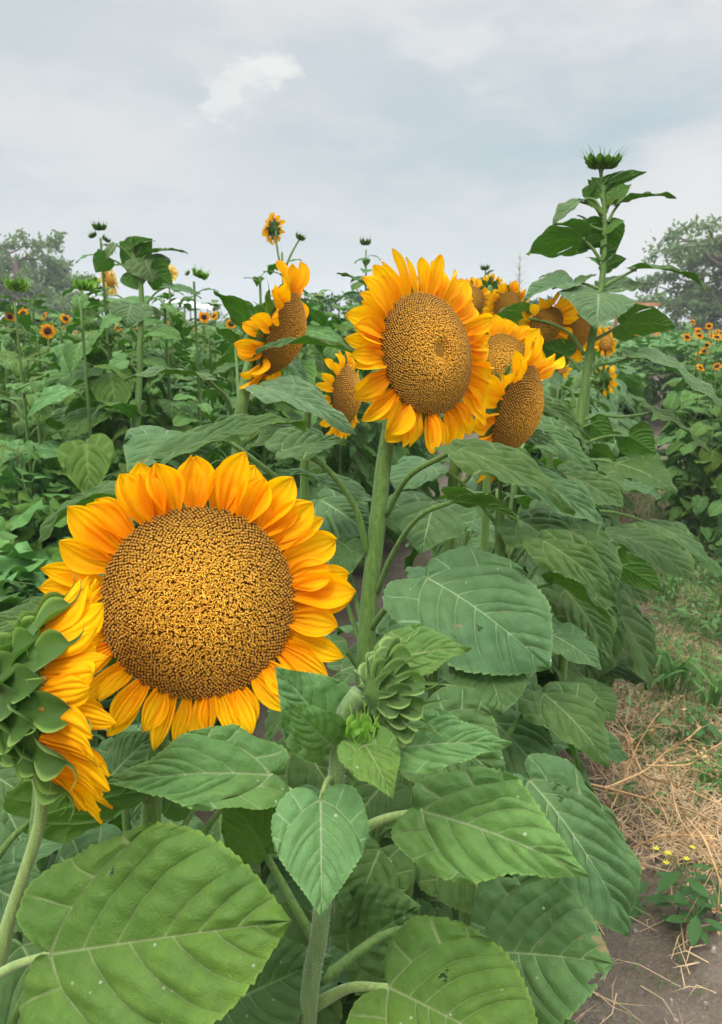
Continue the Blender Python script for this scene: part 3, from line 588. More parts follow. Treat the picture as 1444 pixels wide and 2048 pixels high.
# 4. the tall flower in the middle, facing right
c4 = P(855, 708, 1.20); n4 = V(.62, .03, .79)
p4 = Plant('sunflower with a thick hairy stem and round flower facing right, in the middle', [up_from(P(722, 1290, 1.22), (-.02, 0)), P(722, 1700, 1.23), P(733, 1290, 1.22), P(752, 1080, 1.22), P(772, 900, 1.23), P(800, 760, 1.235), c4-n4*.06, c4-n4*.045], [.017, .015, .0130, .0122, .0108, .0100, .014], hair=2600)
def pf4(th, e, cu, pl, pw, tw, rng):
    d = math.degrees(th)
    if 60 < d < 120: return 0, .05+rng.normal()*.12, -.1+rng.normal()*.2, pl*1.12, pw*.82, tw
    if d < 50 or d > 310: return 0, -.05+rng.normal()*.15, -.35+rng.normal()*.2, pl*1.15, pw*1.15, tw
    if 130 < d < 240: return 0, .25+rng.normal()*.15, -.75+rng.normal()*.3, pl*1.05, pw*1.1, tw
    return 0, .15+rng.normal()*.12, -.25, pl*.95, pw*.85, tw
head(p4.root, p4.base, c4, n4, .0905, .064, .032, 46, 2700, .34, .1, -.3, 14, petfun=pf4, dimple=.012, style=.8, cup=.45)
p4.leaf((855, 1156, 1.06), (1096, 1340, .96), 300, (.05, .62, .8), .5, .1, 'leaf', 2.0, [(738, 1262, 1.22), (790, 1195, 1.14)], .0042, full=.1, rnd=True, veinw=.8, seed=111, holes=((.55, -.12, .018), (.5, -.3, .02)), quilt=1.1)
p4.leaf((918, 898, 1.08), (1150, 1028, .98), 145, (-.12, .93, .42), .4, .12, 'leaf', 1.8, [(772, 1030, 1.22), (815, 955, 1.16), (880, 915, 1.11)], .004, seed=113)
p4.leaf((905, 1002, 1.04), (1047, 1050, .99), 95, (.15, .85, -.35), .5, .35, 'leaf', 1.4, [(752, 1190, 1.22), (790, 1100, 1.15), (840, 1032, 1.08)], .0036, seed=117)
p4.leaf((868, 1003, 1.32), (842, 1110, 1.24), 200, (.0, .65, .8), .3, .1, 'leaf', 1.4, None, seed=119, holes=((.8, -.25, .06),))
p4.leaf((562, 903, 1.16), (697, 884, 1.22), 125, (0, .8, .6), .4, .2, 'leaf', 1.4, [(737, 1110, 1.22), (708, 1010, 1.20), (640, 925, 1.17)], .0042, seed=121)
p4.leaf((340, 916, 1.05), (614, 850, 1.08), 135, (-.05, .9, .45), .55, .2, 'leaf', 1.6, False, seed=123)
p4.leaf((372, 874, 1.14), (258, 955, 1.04), 210, (-.1, .72, .7), .45, .12, 'leaf', 1.6, [(560, 960, 1.2), (450, 880, 1.16)], seed=125)
p4.leaf((705, 706, 1.16), (511, 705, 1.10), 75, (0, .97, .28), .6, .25, 'leaf', 1.3, [(800, 770, 1.23), (750, 712, 1.19)], .0028, seed=127)
p4.leaf((755, 590, 1.3), (673, 548, 1.26), 36, (0, .9, .4), .5, .3, 'leaf', 1.0, None, seed=129)
p4.leaf((738, 1000, 1.30), (550, 945, 1.24), 120, (0, .9, .4), .4, .1, 'leaf', 1.2, None, seed=131)
p4.leaf((670, 1080, 1.26), (640, 1200, 1.2), 150, (-.1, .6, .8), .4, .1, 'leaf', 1.1, [(725, 1300, 1.23), (690, 1190, 1.25)], seed=133)
p4.leaf((655, 1270, 1.2), (560, 1330, 1.14), 150, (-.1, .6, .8), .4, .1, 'leaf', 1.1, None, seed=134)
p4.leaf((640, 1000, 1.4), (760, 1090, 1.32), 150, (.1, .6, .8), .4, .1, 'leaf', 1.1, None, seed=135)

# 5. flower behind on the left, in profile
c5 = P(562, 668, 1.60); n5 = V(.93, -.38, .12)
p5 = Plant('sunflower in near profile facing right, behind and left of the middle flower', [up_from(P(480, 900, 1.62)), P(470, 1200, 1.64), P(478, 880, 1.62), P(490, 775, 1.625), P(508, 700, 1.64), c5-n5*.05, c5-n5*.04], [.016, .014, .0125, .012, .011, .013], hair=1200)
def pf5(th, e, cu, pl, pw, tw, rng): return 0, -.25+rng.normal()*.35, -.6+rng.normal()*.5, pl, pw, tw*2
head(p5.root, p5.base, c5, n5, .084, .062, .034, 30, 1500, .5, 0, -.5, 15, petfun=pf5, mat='petal_deep', style=.6)
p5.leaf((412, 757, 1.52), (249, 762, 1.46), 88, (-.02, .96, .25), .6, .15, 'leaf_dusty', 1.3, [(466, 866, 1.62), (455, 800, 1.56)], .0042, seed=141)
p5.leaf((530, 775, 1.50), (712, 872, 1.42), 110, (-.1, .85, .5), .45, .2, 'leaf_dusty', 1.5, [(505, 800, 1.6)], .003, seed=143)
p5.leaf((595, 865, 1.52), (500, 900, 1.45), 90, (0, .8, .6), .4, .2, 'leaf_dusty', 1.2, [(484, 890, 1.62), (550, 848, 1.58)], .0034, seed=147)
p5.leaf((505, 655, 1.75), (427, 583, 1.70), 70, (.4, .5, -.7), .4, .2, 'leaf_field', 1.0, None, seed=149)
p5.leaf((470, 690, 1.8), (415, 648, 1.72), 55, (0, .9, .4), .5, .2, 'leaf_dusty', 1.0, None, seed=151)

# 6..8 flowers right and behind the middle one
def simple_plant(label, px, py, d, n, R, PL, PW, npet=26, nfl=700, dome=.35, elev=.0, curl=-.4, seed=1, mat='petal', lean=(0, 0), parts=False, group=None, cat='sunflower', nleaf=6, hz=None, petfun=None, back=.055):
    c = P(px, py, d); nn = V(*n); b = c-nn*R*.75; g = up_from(b, (-nn[0]*.06+lean[0], -nn[1]*.06+lean[1]))
    p = Plant(label, [g, (g+b)/2-[nn[0]*.04, 0, 0], b-[nn[0]*.05, nn[1]*.05, .07], b+[0, 0, -.01], c-nn*R*.5], [.013, .011, .009, .011], seg=8, group=group)
    head(p.root, p.base, c, nn, R, PL, PW, npet, nfl, dome, elev, curl, seed, parts, .04, 16, petfun, mat, parts, style=.7)
    return p
p7 = simple_plant('sunflower with a drooping domed head partly behind the middle flower on its right', 1028, 822, 1.42, (.82, -.38, .42), .084, .060, .034, 32, 1500, .5, .0, -.25, 21, parts=True,
    petfun=lambda th, e, c, l, w, t, r: (0, .35+r.normal()*.2 if .6 < th < 2.6 else e-.1, c, l, w, t))
p7.leaf((1072, 800, 1.55), (1180, 880, 1.5), 62, (-.2, .85, .5), .4, .15, 'leaf', 1.2, None, seed=161)
p7.leaf((1040, 868, 1.5), (1128, 905, 1.44), 62, (-.2, .85, .5), .4, .15, 'leaf', 1.2, None, seed=163)
p6 = simple_plant('small sunflower in profile peeking out left of the middle flower', 690, 792, 1.9, (.90, -.12, .36), .070, .05, .026, 26, 900, .45, .1, -.5, 22, parts=True)
p7b = simple_plant('sunflower showing its upper petals above the drooping head', 1004, 722, 1.85, (.1, .0, 1), .062, .05, .03, 26, 900, .3, .1, -.1, 23, parts=True)
simple_plant('sunflower with a green gold disc just right of the middle flower top', 941, 602, 2.9, (.15, -.25, 1), .052, .04, .026, 22, 500, .4, .0, -.3, 24, mat='petal_deep')
simple_plant('small flower turned away on a thin neck behind the back right flowers', 983, 578, 3.2, (.3, .5, -.9), .028, .038, .018, 18, 0, .3, .2, -.3, 25)
simple_plant('sunflower with an orange brown disc tipped down in the back right group', 1014, 612, 2.7, (.35, -.5, .75), .05, .036, .025, 24, 500, .5, .0, -.1, 26, mat='petal_deep')
simple_plant('shaggy sunflower in profile under the tall budding plant', 1088, 655, 2.35, (.45, -.6, .6), .066, .055, .030, 26, 500, .5, .3, -.3, 27)
simple_plant('tattered sunflower behind the stem of the tall budding plant', 1148, 668, 2.5, (.3, -.55, .65), .06, .05, .028, 24, 500, .5, .3, -.3, 28)
simple_plant('low small flower seen sideways right of the tall plant stem', 1208, 758, 2.9, (.9, .1, -.3), .036, .032, .018, 18, 0, .3, .6, -.3, 29)
simple_plant('half hidden flower just right of the tall plant stem', 1210, 684, 3.2, (.4, .0, .8), .035, .032, .018, 18, 100, .3, .1, -.3, 30)
simple_plant('tiny flower between leaves left of the tall plant stem', 1122, 738, 3.2, (.2, .0, .8), .02, .028, .014, 12, 0, .3, .1, -.3, 31)

# 9. the tall plant with a bud against the sky
q9 = lambda x, y, d=2.3: P(922+x*.3615, 280+y*.3615, d)
p9 = Plant('tall sunflower plant with a closed spiky bud standing up against the sky', [up_from(P(1130, 950, 2.3), (0, 0)), P(1128, 1300, 2.3), P(1140, 1000, 2.3), P(1160, 840, 2.3), P(1180, 700, 2.3), q9(775, 820), q9(795, 500), q9(785, 300), q9(775, 190), q9(775, 165)], [.015, .0135, .013, .0125, .0115, .0092, .0068, .0056, .0052, .008], seg=12, name='tall_budding_sunflower', hair=700)
pr0 = random.Random(3)
def L9(A, B, w, n, arch=.5, fold=.15, mat='leaf_dusty', pet=None, d=2.3, dA=0, dB=0, **k):
    z = lambda t: (922+t[0]*.3615, 280+t[1]*.3615)
    p9.leaf(z(A)+(d+dA,), z(B)+(d+dB,), w*.3615*(1.3 if w < 240 else 1.0), n, arch, fold, mat, 1.1, [z(q)+(d+(q[2] if len(q) > 2 else 0),) for q in pet] if pet else None, .0042, **k)
L9((760, 850), (742, 1052), 440, (0, .62, .8), .55, .1, pet=[(775, 820)], dA=-.03, dB=-.14, seed=201)
L9((800, 825), (1032, 800), 190, (.0, .8, .55), .4, .15, pet=[(775, 830)], dA=.03, dB=.06, seed=202)
L9((600, 800), (345, 892), 240, (-.5, .55, .55), .6, .5, pet=[(775, 860), (680, 830)], seed=203)
L9((365, 985), (95, 1085), 250, (.1, .8, -.55), .6, .1, mat='leaf', pet=[(680, 1185), (610, 1080), (500, 1015)], seed=204)
L9((890, 1020), (1198, 1040), 260, (-.1, .8, -.6), .5, .1, mat='leaf', pet=[(740, 1105), (820, 1060)], seed=205)
L9((985, 1190), (1450, 1500), 230, (.25, .85, .45), .5, .15, pet=[(685, 1320), (750, 1250), (860, 1228)], dB=-.1, seed=206)
L9((1070, 1505), (1360, 1730), 130, (.2, .85, .45), .4, .2, pet=[(640, 1565), (760, 1525), (900, 1530)], seed=207)
L9((660, 340), (498, 517), 120, (-.5, .6, .5), .7, .3, pet=[(785, 440), (740, 370)], seed=208)
L9((670, 545), (365, 636), 230, (-.1, .8, -.45), .9, .1, mat='leaf_field', pet=[(775, 670), (720, 590)], seed=209)
L9((790, 470), (850, 640), 170, (.3, .6, -.7), .4, .1, mat='leaf_field', pet=[(790, 640)], dA=.03, dB=.07, seed=210)
L9((780, 460), (700, 600), 160, (-.3, .6, -.7), .4, .1, mat='leaf_field', pet=[(785, 560)], dA=.02, dB=.05, seed=211)
L9((875, 352), (1192, 322), 110, (.05, .95, .15), .5, .2, pet=[(815, 455), (840, 400)], seed=212)
L9((800, 252), (1028, 175), 80, (.2, .7, -.6), .3, .2, mat='leaf_field', pet=[(785, 280)], seed=213)
L9((972, 712), (1375, 842), 130, (.2, .9, .3), .7, .2, pet=[(790, 810), (880, 760)], seed=214)
L9((800, 700), (920, 655), 90, (.2, .7, -.6), .3, .2, mat='leaf_field', pet=[(785, 800)], seed=215)
L9((640, 790), (750, 745), 70, (0, .8, .5), .3, .2, pet=[(775, 830), (700, 800)], seed=216)
L9((690, 320), (760, 255), 90, (-.3, .6, -.7), .4, .2, mat='leaf_field', pet=[(785, 420), (745, 340)], seed=217)
for (A_, B_, w_) in [((770, 300), (700, 215), 60), ((790, 290), (870, 215), 60), ((800, 350), (900, 300), 70), ((770, 400), (650, 330), 80), ((800, 500), (905, 450), 90), ((775, 560), (640, 620), 80), ((780, 640), (870, 600), 80), ((770, 250), (720, 205), 45), ((785, 235), (835, 190), 45), ((765, 700), (690, 650), 70), ((700, 470), (640, 420), 110)]:
    L9(A_, B_, w_, (pr0.uniform(-.4, .4), .7, pr0.choice((-.6, .5))), pr0.uniform(.4, .9), .25, mat='leaf_field', pet=[(782, A_[1]+30)], seed=A_[0]+B_[0])
L9((830, 330), (945, 245), 80, (.3, .6, .7), .4, .2, mat='leaf_field', pet=[(800, 400)], seed=218)
L9((590, 1200), (430, 1140), 160, (-.1, .8, -.5), .4, .2, mat='leaf_field', pet=[(660, 1280), (620, 1230)], seed=219)
L9((540, 1350), (440, 1280), 150, (-.1, .8, .5), .4, .2, pet=[(630, 1480), (610, 1390)], seed=220)
L9((720, 1570), (850, 1680), 130, (.1, .5, -.8), .3, .1, mat='leaf_field', pet=[(640, 1600)], seed=221)
L9((930, 1640), (1080, 1740), 170, (.1, .5, -.8), .5, .2, mat='leaf_field', pet=[(620, 1700), (800, 1640)], seed=222)
L9((860, 1790), (1190, 1960), 420, (.2, .65, .7), .5, .1, mat='leaf', pet=[(620, 1800), (740, 1770)], dB=-.12, seed=223)
L9((1075, 2130), (1440, 2440), 260, (.25, .8, .5), .6, .1, mat='leaf', pet=[(600, 2050), (850, 2060)], dB=-.1, seed=224)
L9((890, 2360), (1130, 2510), 150, (.1, .5, -.8), .5, .2, mat='leaf_field', pet=[(600, 2200), (760, 2250)], seed=225)
L9((700, 1700), (560, 1560), 150, (0, .9, .4), .5, .2, seed=226)
bd = head(p9.root, p9.base, q9(782, 125), V(.05, .95, .25), .032, .02, .01, 0, 0, .5, 0, 0, 33, True, .056, 36, bmat='bract', brelev=.55, brhug=.6, brcurl=-.5, brrings=3, brback=.25, brw=.36, brtail=.5); bd.name = 'flower_bud'; bd.data.materials[1] = M['bract']

# the crowded row behind: leaves that hang over its right side
rowA = Plant('leafy sunflower plant whose broad leaves hang over the path at lower right', [up_from(P(950, 1600, 1.0)), P(940, 1900, 1.0), P(930, 1500, 1.0), P(925, 1300, 1.0)], [.016, .012, .008], group='leafy plants filling the front row')
def LA(p, A, B, w, n=(.1, .62, .8), mat='leaf', **k): k.setdefault('rnd', int(A[1]) % 3 == 0); p.leaf(A, B, w, n, k.pop('arch', .5), k.pop('fold', .1), mat, k.pop('res', 1.3), None, seed=int(A[0]+B[1]), **k)
LA(rowA, (1058, 1560, .88), (1254, 1873, .80), 235, (.35, .62, .75), res=1.7, holes=((.12, .14, .03), (.2, .1, .02), (.17, .22, .025)), quilt=1.5, arch=.6)
LA(rowA, (700, 1905, .86), (842, 1812, .82), 190, (-.1, .6, .8), quilt=1.8)
LA(rowA, (850, 1450, .92), (1015, 1570, .88), 240, (.0, .55, .8), quilt=1.6, res=1.5)
LA(rowA, (1088, 1388, 1.05), (1216, 1536, .98), 190, (.35, .6, .75), quilt=1.3, res=1.5)
LA(rowA, (960, 1305, 1.0), (1004, 1428, .94), 160, (.1, .6, .8))
LA(rowA, (1015, 1700, .95), (1195, 1840, .88), 190, (.2, .6, .8), quilt=1.4)
LA(rowA, (1000, 1640, .98), (1110, 1800, .9), 180, (.2, .6, .8), quilt=1.4)
LA(rowA, (900, 1700, .92), (1000, 1850, .86), 200, (.1, .6, .8), quilt=1.4)
LA(rowA, (760, 1700, .9), (700, 1860, .85), 190, (-.1, .6, .8), quilt=1.4)
LA(rowA, (960, 1420, 1.1), (1120, 1600, 1.0), 200, (.2, .6, .8), quilt=1.4)
rowB = Plant('leafy sunflower plant with narrow drooping leaves right of the large heart leaf', [up_from(P(1000, 1250, 1.5)), P(1000, 1400, 1.5), P(1000, 1150, 1.5), P(1000, 1000, 1.5)], [.016, .012, .008], group='leafy plants filling the front row')
LA(rowB, (1086, 1082, 1.35), (1232, 1204, 1.28), 130, (.0, .75, .7), quilt=1.5)
LA(rowB, (1106, 1165, 1.4), (1230, 1264, 1.32), 110, (.3, .8, -.3), fold=.3)
LA(rowB, (1105, 1270, 1.3), (1204, 1344, 1.24), 110, (.2, .75, .7))
LA(rowB, (1002, 930, 1.48), (1208, 1062, 1.40), 120, (-.05, .85, .5), quilt=1.3)
LA(rowB, (1122, 948, 1.65), (1248, 1018, 1.58), 115, (.0, .8, .6), quilt=1.3)
LA(rowB, (1040, 1040, 1.5), (1150, 1140, 1.42), 150, (.1, .6, .8), quilt=1.4)
LA(rowB, (1130, 1180, 1.5), (1222, 1330, 1.4), 150, (.3, .6, .75), quilt=1.4)
LA(rowB, (1140, 1060, 1.6), (1240, 1180, 1.5), 140, (.2, .6, .8), quilt=1.4)
LA(rowB, (860, 930, 1.5), (790, 980, 1.45), 110, (-.1, .8, .6))
LA(rowB, (1060, 850, 1.75), (1180, 950, 1.68), 120, (.0, .8, .6))
LA(rowB, (1150, 1380, 1.5), (1230, 1440, 1.45), 120, (.3, .6, .75))
LA(rowB, (1100, 1000, 1.7), (1230, 1110, 1.6), 130, (.0, .8, .6))
# ------------------------------------------------------------------ leaf meshes shared by the plants further off
def lib_leaf(seed, droop, res, wr, matn, petl=.5, rise=.25):
    v, f, at = blade(wr, seed, .7, .12, res=res, quilt=1.2, rnd=seed % 2 == 0); c, s_ = math.cos(droop), math.sin(droop)
    v = v*[.95, .95, .95]; X = v[:, 0]*c+v[:, 2]*s_; Z = -v[:, 0]*s_+v[:, 2]*c; v = np.stack([X+petl, v[:, 1], Z+rise], -1)
    mb = MB(); mb.add(v, f, at); tv, tf = tube(spline([(0, 0, -.06), (petl*.5, 0, rise*.75), (petl, 0, rise)], 7), [.024, .016], 5); mb.add(tv, tf, mi=1)
    return mb.me('leaf', [M[matn], M['stem']])
NEARL = [lib_leaf(300+i, d, .75, .82+.04*(i % 3), 'leaf', .45, .2+.05*(i % 2)) for i, d in enumerate((.25, .5, .75, .95, 1.15, .6))]
MIDL = [lib_leaf(320+i, d, .30, .8+.05*(i % 3), 'leaf_field', .45, .15+.08*(i % 3)) for i, d in enumerate((.1, .35, .55, .75, .95, 1.15, .45, .7))]
def add_leaves(root, H, n, lib, rng, L0=.2, z0=.12, top=.06):
    for k in range(n):
        t = (k+.5)/n; z = z0+(H-z0-top)*t; L = L0*(.75+.5*math.sin(math.pi*(.15+.72*t)))*rng.uniform(.8, 1.15)*(1 if t < .85 else .65)
        o = obj('leaf', rng.choice(lib) if False else lib[int(rng.integers(len(lib)))], root); o.location = (0, 0, z)
        o.rotation_euler = (rng.normal()*.15, rng.normal()*.15-(.35 if t > .85 else 0), k*2.4+rng.normal()*.3); o.scale = (L, L*rng.uniform(.9, 1.1), L)
def top_tuft(root, H, lib, rng, L, n=4, x=0, y=0):
    for k in range(n):
        o = obj('leaf', lib[int(rng.integers(len(lib)))], root); o.location = (x, y, H-.015-.02*k); l = L*rng.uniform(.7, 1.1); o.scale = (l, l*.9, l); o.rotation_euler = (rng.normal()*.2, rng.uniform(-.8, -.1), k*1.9+rng.normal()*.3)
def straight_stem(root, H, r0=.014, r1=.008, rng=None, name='stem', seg=7, lean=(0, 0)):
    v, f = tube([(0, 0, -.03), (0, 0, H*.5), (lean[0], lean[1], H)], [r0, r0*.9, r1], seg, 12); return obj(name, mesh('stem', v, f, mats=[M['stem']]), root)
Z3 = np.zeros(3)
def put(root, x, y, rz=None, s=1.0, label=None, group=None, rg=random.Random(7)):
    root.location = (x, y, gz(x, y)); root.rotation_euler = (0, 0, rg.uniform(0, 6.28) if rz is None else rz); root.scale = (s, s, s)
    if label: root['label'] = label
    if group: root['group'] = group
    return root
rg = np.random.default_rng(77); pr = random.Random(5)

# ---- plants that fill the front row, behind the flowers
protoN = []
for k in range(3):
    H = (1.02, .92, 1.08)[k]; t = thing('sunflower_plant', 'leafy sunflower plant without a visible flower, in the crowded front row', 'sunflower', (0, 0, 0), 'leafy plants filling the front row')
    straight_stem(t, H); add_leaves(t, H, 17, NEARL, rg, .215, .15); protoN.append(t)
spots = []
for i in range(30):
    y = 1.12+i*.27; ax_ = -.02+.33*(y-.7); spots.append((ax_+rg.uniform(-.17, .10), y+rg.uniform(-.08, .08)))
    if i % 2 == 0: spots.append((ax_-.30+rg.uniform(-.1, .1), y+rg.uniform(-.08, .08)))
for i, (x, y) in enumerate(spots):
    o = protoN[i % 3] if i < 3 else copy_tree(protoN[i % 3]); hmax = 1.0 if y < 1.9 else min(1.25, 1.0+.12*(y-1.6))
    put(o, x, y, pr.uniform(0, 6.28), hmax*pr.uniform(.9, 1.05))

for (x, y, s_) in [(-.40, .98, .66), (-.62, 1.18, .72), (-.80, 1.5, .8), (-.47, 1.42, .8), (-.28, 1.15, .72), (-.95, 1.9, .85), (-.66, 1.8, .88), (-.22, 1.5, .85), (.10, 1.05, .78), (.0, .82, .62)]:
    put(copy_tree(protoN[int(abs(x*100)) % 3]), x, y, pr.uniform(0, 6.28), s_)
# ---- field plants: prototypes of every kind, then copies in rows
def proto_plant(label, H, n, headkind, seed, group, name='sunflower_plant'):
    r = np.random.default_rng(seed); t = thing(name, label, 'sunflower', (0, 0, 0), group); straight_stem(t, H, .010, .006); add_leaves(t, H, int(n*1.55), MIDL, r, .155, .10); top_tuft(t, H, MIDL, r, .11, 4 if headkind in (None, 'bud') else 3)
    def hd(c, nn, R, PL, PW, np_, mat, dark, nb=12, bm='bract'):
        h = head(t, Z3, np.array(c, float), np.array(nn, float), R, PL, PW, np_, 0, .5, .15, -.3, seed, False, max(.035, R), nb, None, mat, False, bmat=bm)
        if dark is not None: h.data.materials[1] = M[dark]
        return h
    if headkind == 'dark': hd((.02, 0, H+.02), (.9, 0, .25), .030, .038, .02, 16, 'petal_deep', 'disc_dark')
    if headkind == 'dark3':
        for a in range(3):
            c = (.10*math.cos(a*2.1+.3), .10*math.sin(a*2.1+.3), H+.02-.05*a); hd(c, (math.cos(a*2.1+.3), math.sin(a*2.1+.3), .3), .027, .036, .02, 15, 'petal_deep', 'disc_dark')
            v, f = tube([(0, 0, H-.12-.05*a), (c[0]*.7, c[1]*.7, c[2]-.06), (c[0]*.9, c[1]*.9, c[2]-.01)], [.006, .005], 5, 8); obj('side_stem', mesh('side_stem', v, f, mats=[M['stem']]), t)
    if headkind == 'gold': hd((.03, 0, H+.02), (.9, 0, .1), .05, .045, .026, 22, 'petal', 'disc_far')
    if headkind == 'pale': hd((.03, 0, H+.02), (.95, 0, .1), .032, .04, .024, 18, 'petal_pale', 'disc_far')
    if headkind == 'bud': hd((0, 0, H+.015), (.1, 0, 1), .020, .02, .01, 0, 'petal', 'disc_base', 18, 'bract_lime')
    return t
GL = 'sunflower plants in the rows of the left field'; GR = 'sunflower plants in the rows of the right field'
PL_ = [proto_plant('green sunflower plant without a bloom in the dense left field', 1.28, 16, None, 401, GL),
       proto_plant('leafy flowerless sunflower plant in the dense left field', 1.38, 18, None, 402, GL),
       proto_plant('left field sunflower with one small dark centred orange flower', 1.38, 14, 'dark', 403, GL),
       proto_plant('branching left field sunflower with several small dark centred flowers', 1.36, 15, 'dark3', 404, GL),
       proto_plant('left field sunflower plant topped by a lime green bud', 1.42, 14, 'bud', 405, GL),
       proto_plant('leafy flowerless plant in the dense left field, lower', 1.18, 16, None, 406, GL)]
PR_ = [proto_plant('green sunflower plant without a bloom in the right field beyond the path', 1.18, 15, None, 411, GR),
       proto_plant('right field sunflower with one small dark centred flower', 1.30, 14, 'dark', 413, GR),
       proto_plant('right field sunflower with several small yellow orange flowers', 1.28, 14, 'dark3', 414, GR)]
used = set()
def place(lst, k, x, y, s, rz=None):
    t = lst[k]
    if id(t) in used: t = copy_tree(t)
    else: used.add(id(t))
    return put(t, x, y, rz if rz is not None else pr.uniform(0, 6.28), s)
nl = 0
for row in range(8):
    x0 = -.90-.58*row; y = 2.9 if row == 0 else 2.7+.25*row
    while y < 13.5:
        x = x0+.33*(y-2.3)+pr.uniform(-.12, .12); yy = y+pr.uniform(-.1, .1); px = CX+x/(yy*cp)*F_PX
        if -160 < px < 900:
            k = pr.choices([0, 1, 2, 3, 4, 5], [5, 5, 0, .0, .6, 3] if yy > 4 else [4, 3, .0, .0, .4, 5])[0]
            rz = None if k not in (2, 3) else -math.pi/2+pr.uniform(-.6, .6)
            place(PL_, k, x, yy, (pr.uniform(1.08, 1.32) if yy > 3.6 else pr.uniform(.9, 1.05)), rz); nl += 1
        y += .30 if y < 6 else .5
for i in range(22):
    d_ = pr.uniform(5.6, 8.5); x = (pr.uniform(-20, 640)-CX)/F_PX*d_*cp; place(PL_, pr.choice([0, 1]), x, d_, pr.uniform(1.22, 1.34)*(1.0 if d_ > 4.2 else .95))
nr = 0
for row in range(5):
    x0 = 1.60+.65*row; y = 3.7+.1*row
    while y < 15:
        x = x0+.34*(y-2.3)+pr.uniform(-.12, .12); yy = y+pr.uniform(-.1, .1); px = CX+x/(yy*cp)*F_PX
        if 1000 < px < 1620:
            k = pr.choices([0, 1, 2], [5, .5, .35] if yy > 5 else [5, .1, .1])[0]
            place(PR_, k, x, yy, pr.uniform(.88, 1.03), None if k == 0 else -math.pi/2+pr.uniform(-.6, .6)); nr += 1
        y += .38 if y < 8 else .55
for i in range(26):
    y = pr.uniform(9.5, 15); x = .9+.34*(y-2.3)+pr.uniform(-.9, .9); place(PR_, 0, x, y, pr.uniform(.85, 1.0))

# ---- plants that stand out above the left field
def tall(label, top, d, pieces, r=(.0085, .005), name='sunflower_plant', leaves=9, lscale=.2, z0=.5, seed=1, foot=None, top_gap=.1, lib=None, group=None):
    c = P(*top, d); f0 = P(*(foot or top), d); r_ = np.random.default_rng(seed); H = c[2]; t = thing(name, label, 'sunflower', (f0[0], f0[1], gz(f0[0], f0[1])), group)
    v, f = tube([(0, 0, -.03), ((c[0]-f0[0])*.3, 0, H*.5), (c[0]-f0[0], 0, H)], [r[0], r[0]*.9, r[1]], 7, 16); obj('stem', mesh('stem', v, f, mats=[M['stem']]), t)
    add_leaves(t, H-top_gap, int(leaves*1.7), lib or MIDL, r_, lscale, z0)
    if d < 8: top_tuft(t, H-(.05 if pieces else .0), lib or MIDL, r_, .085, 3, c[0]-f0[0], 0)
    base = np.array(t.location)
    for (kind, px, py, nn, R) in pieces:
        q = P(px, py, d)-base; nn = V(*nn)
        if kind == 'bud': h = head(t, Z3, q, nn, R*.75, .02, .01, 0, 0, .4, 0, 0, seed, False, R*1.9, 30, None, 'petal', False, brw=.38, brrings=3, bmat='bract_lime' if r_.random() < .6 else 'bract', brelev=.7, brcurl=-.5, brhug=.7, brtail=.5, brcup=.5); h.name = 'flower_bud'; h.data.materials[1] = M['bract']
        elif kind == 'darkbud': h = head(t, Z3, q, nn, R*.75, .02, .01, 0, 0, .4, 0, 0, seed, False, R*1.9, 30, None, 'petal', False, brw=.38, brrings=3, bmat='bract', brelev=.7, brcurl=-.5, brhug=.7, brtail=.5, brcup=.5); h.name = 'flower_bud'; h.data.materials[1] = M['bract']
        else:
            h = head(t, Z3, q, nn, R, R*1.25, R*.7, 22, 0, .5, .1, -.3, seed, False, R*.9, 16, None, kind, False)
            h.data.materials[1] = M['disc_dark' if kind == 'petal_deep' else 'disc_far']
        st = np.array([c[0]-base[0], 0, H-base[2]])
        if np.linalg.norm(st-q) > .05:
            v, f = tube([st*[1, 1, 1]-[0, 0, .12], (st+q)/2-[0, 0, .05], q-nn*R*.5], [.006, .005], 5, 8); obj('side_stem', mesh('side_stem', v, f, mats=[M['stem']]), t)
    return t
tall('tall sunflower plant with a dark bud on top, standing above the field at upper left', (200, 462), 3.6, [('darkbud', 199, 456, (0, 1, .2), .022), ('darkbud', 186, 472, (-.5, .9, .2), .014), ('darkbud', 212, 480, (.5, .9, 0), .014)], leaves=13, lscale=.20, z0=.8, seed=1)
q4 = lambda x, y, d=3.3: (x*.381, 420+y*.381, d)
pb = Plant('broad leaved dark plant with a long pointed leaf against the sky at upper left', [up_from(P(*q4(735, 900)))]+[P(*q4(*c)) for c in ((725, 1500), (735, 780), (742, 500), (735, 350), (700, 235), (700, 190))], [.013, .013, .012, .010, .008, .005], seg=8)
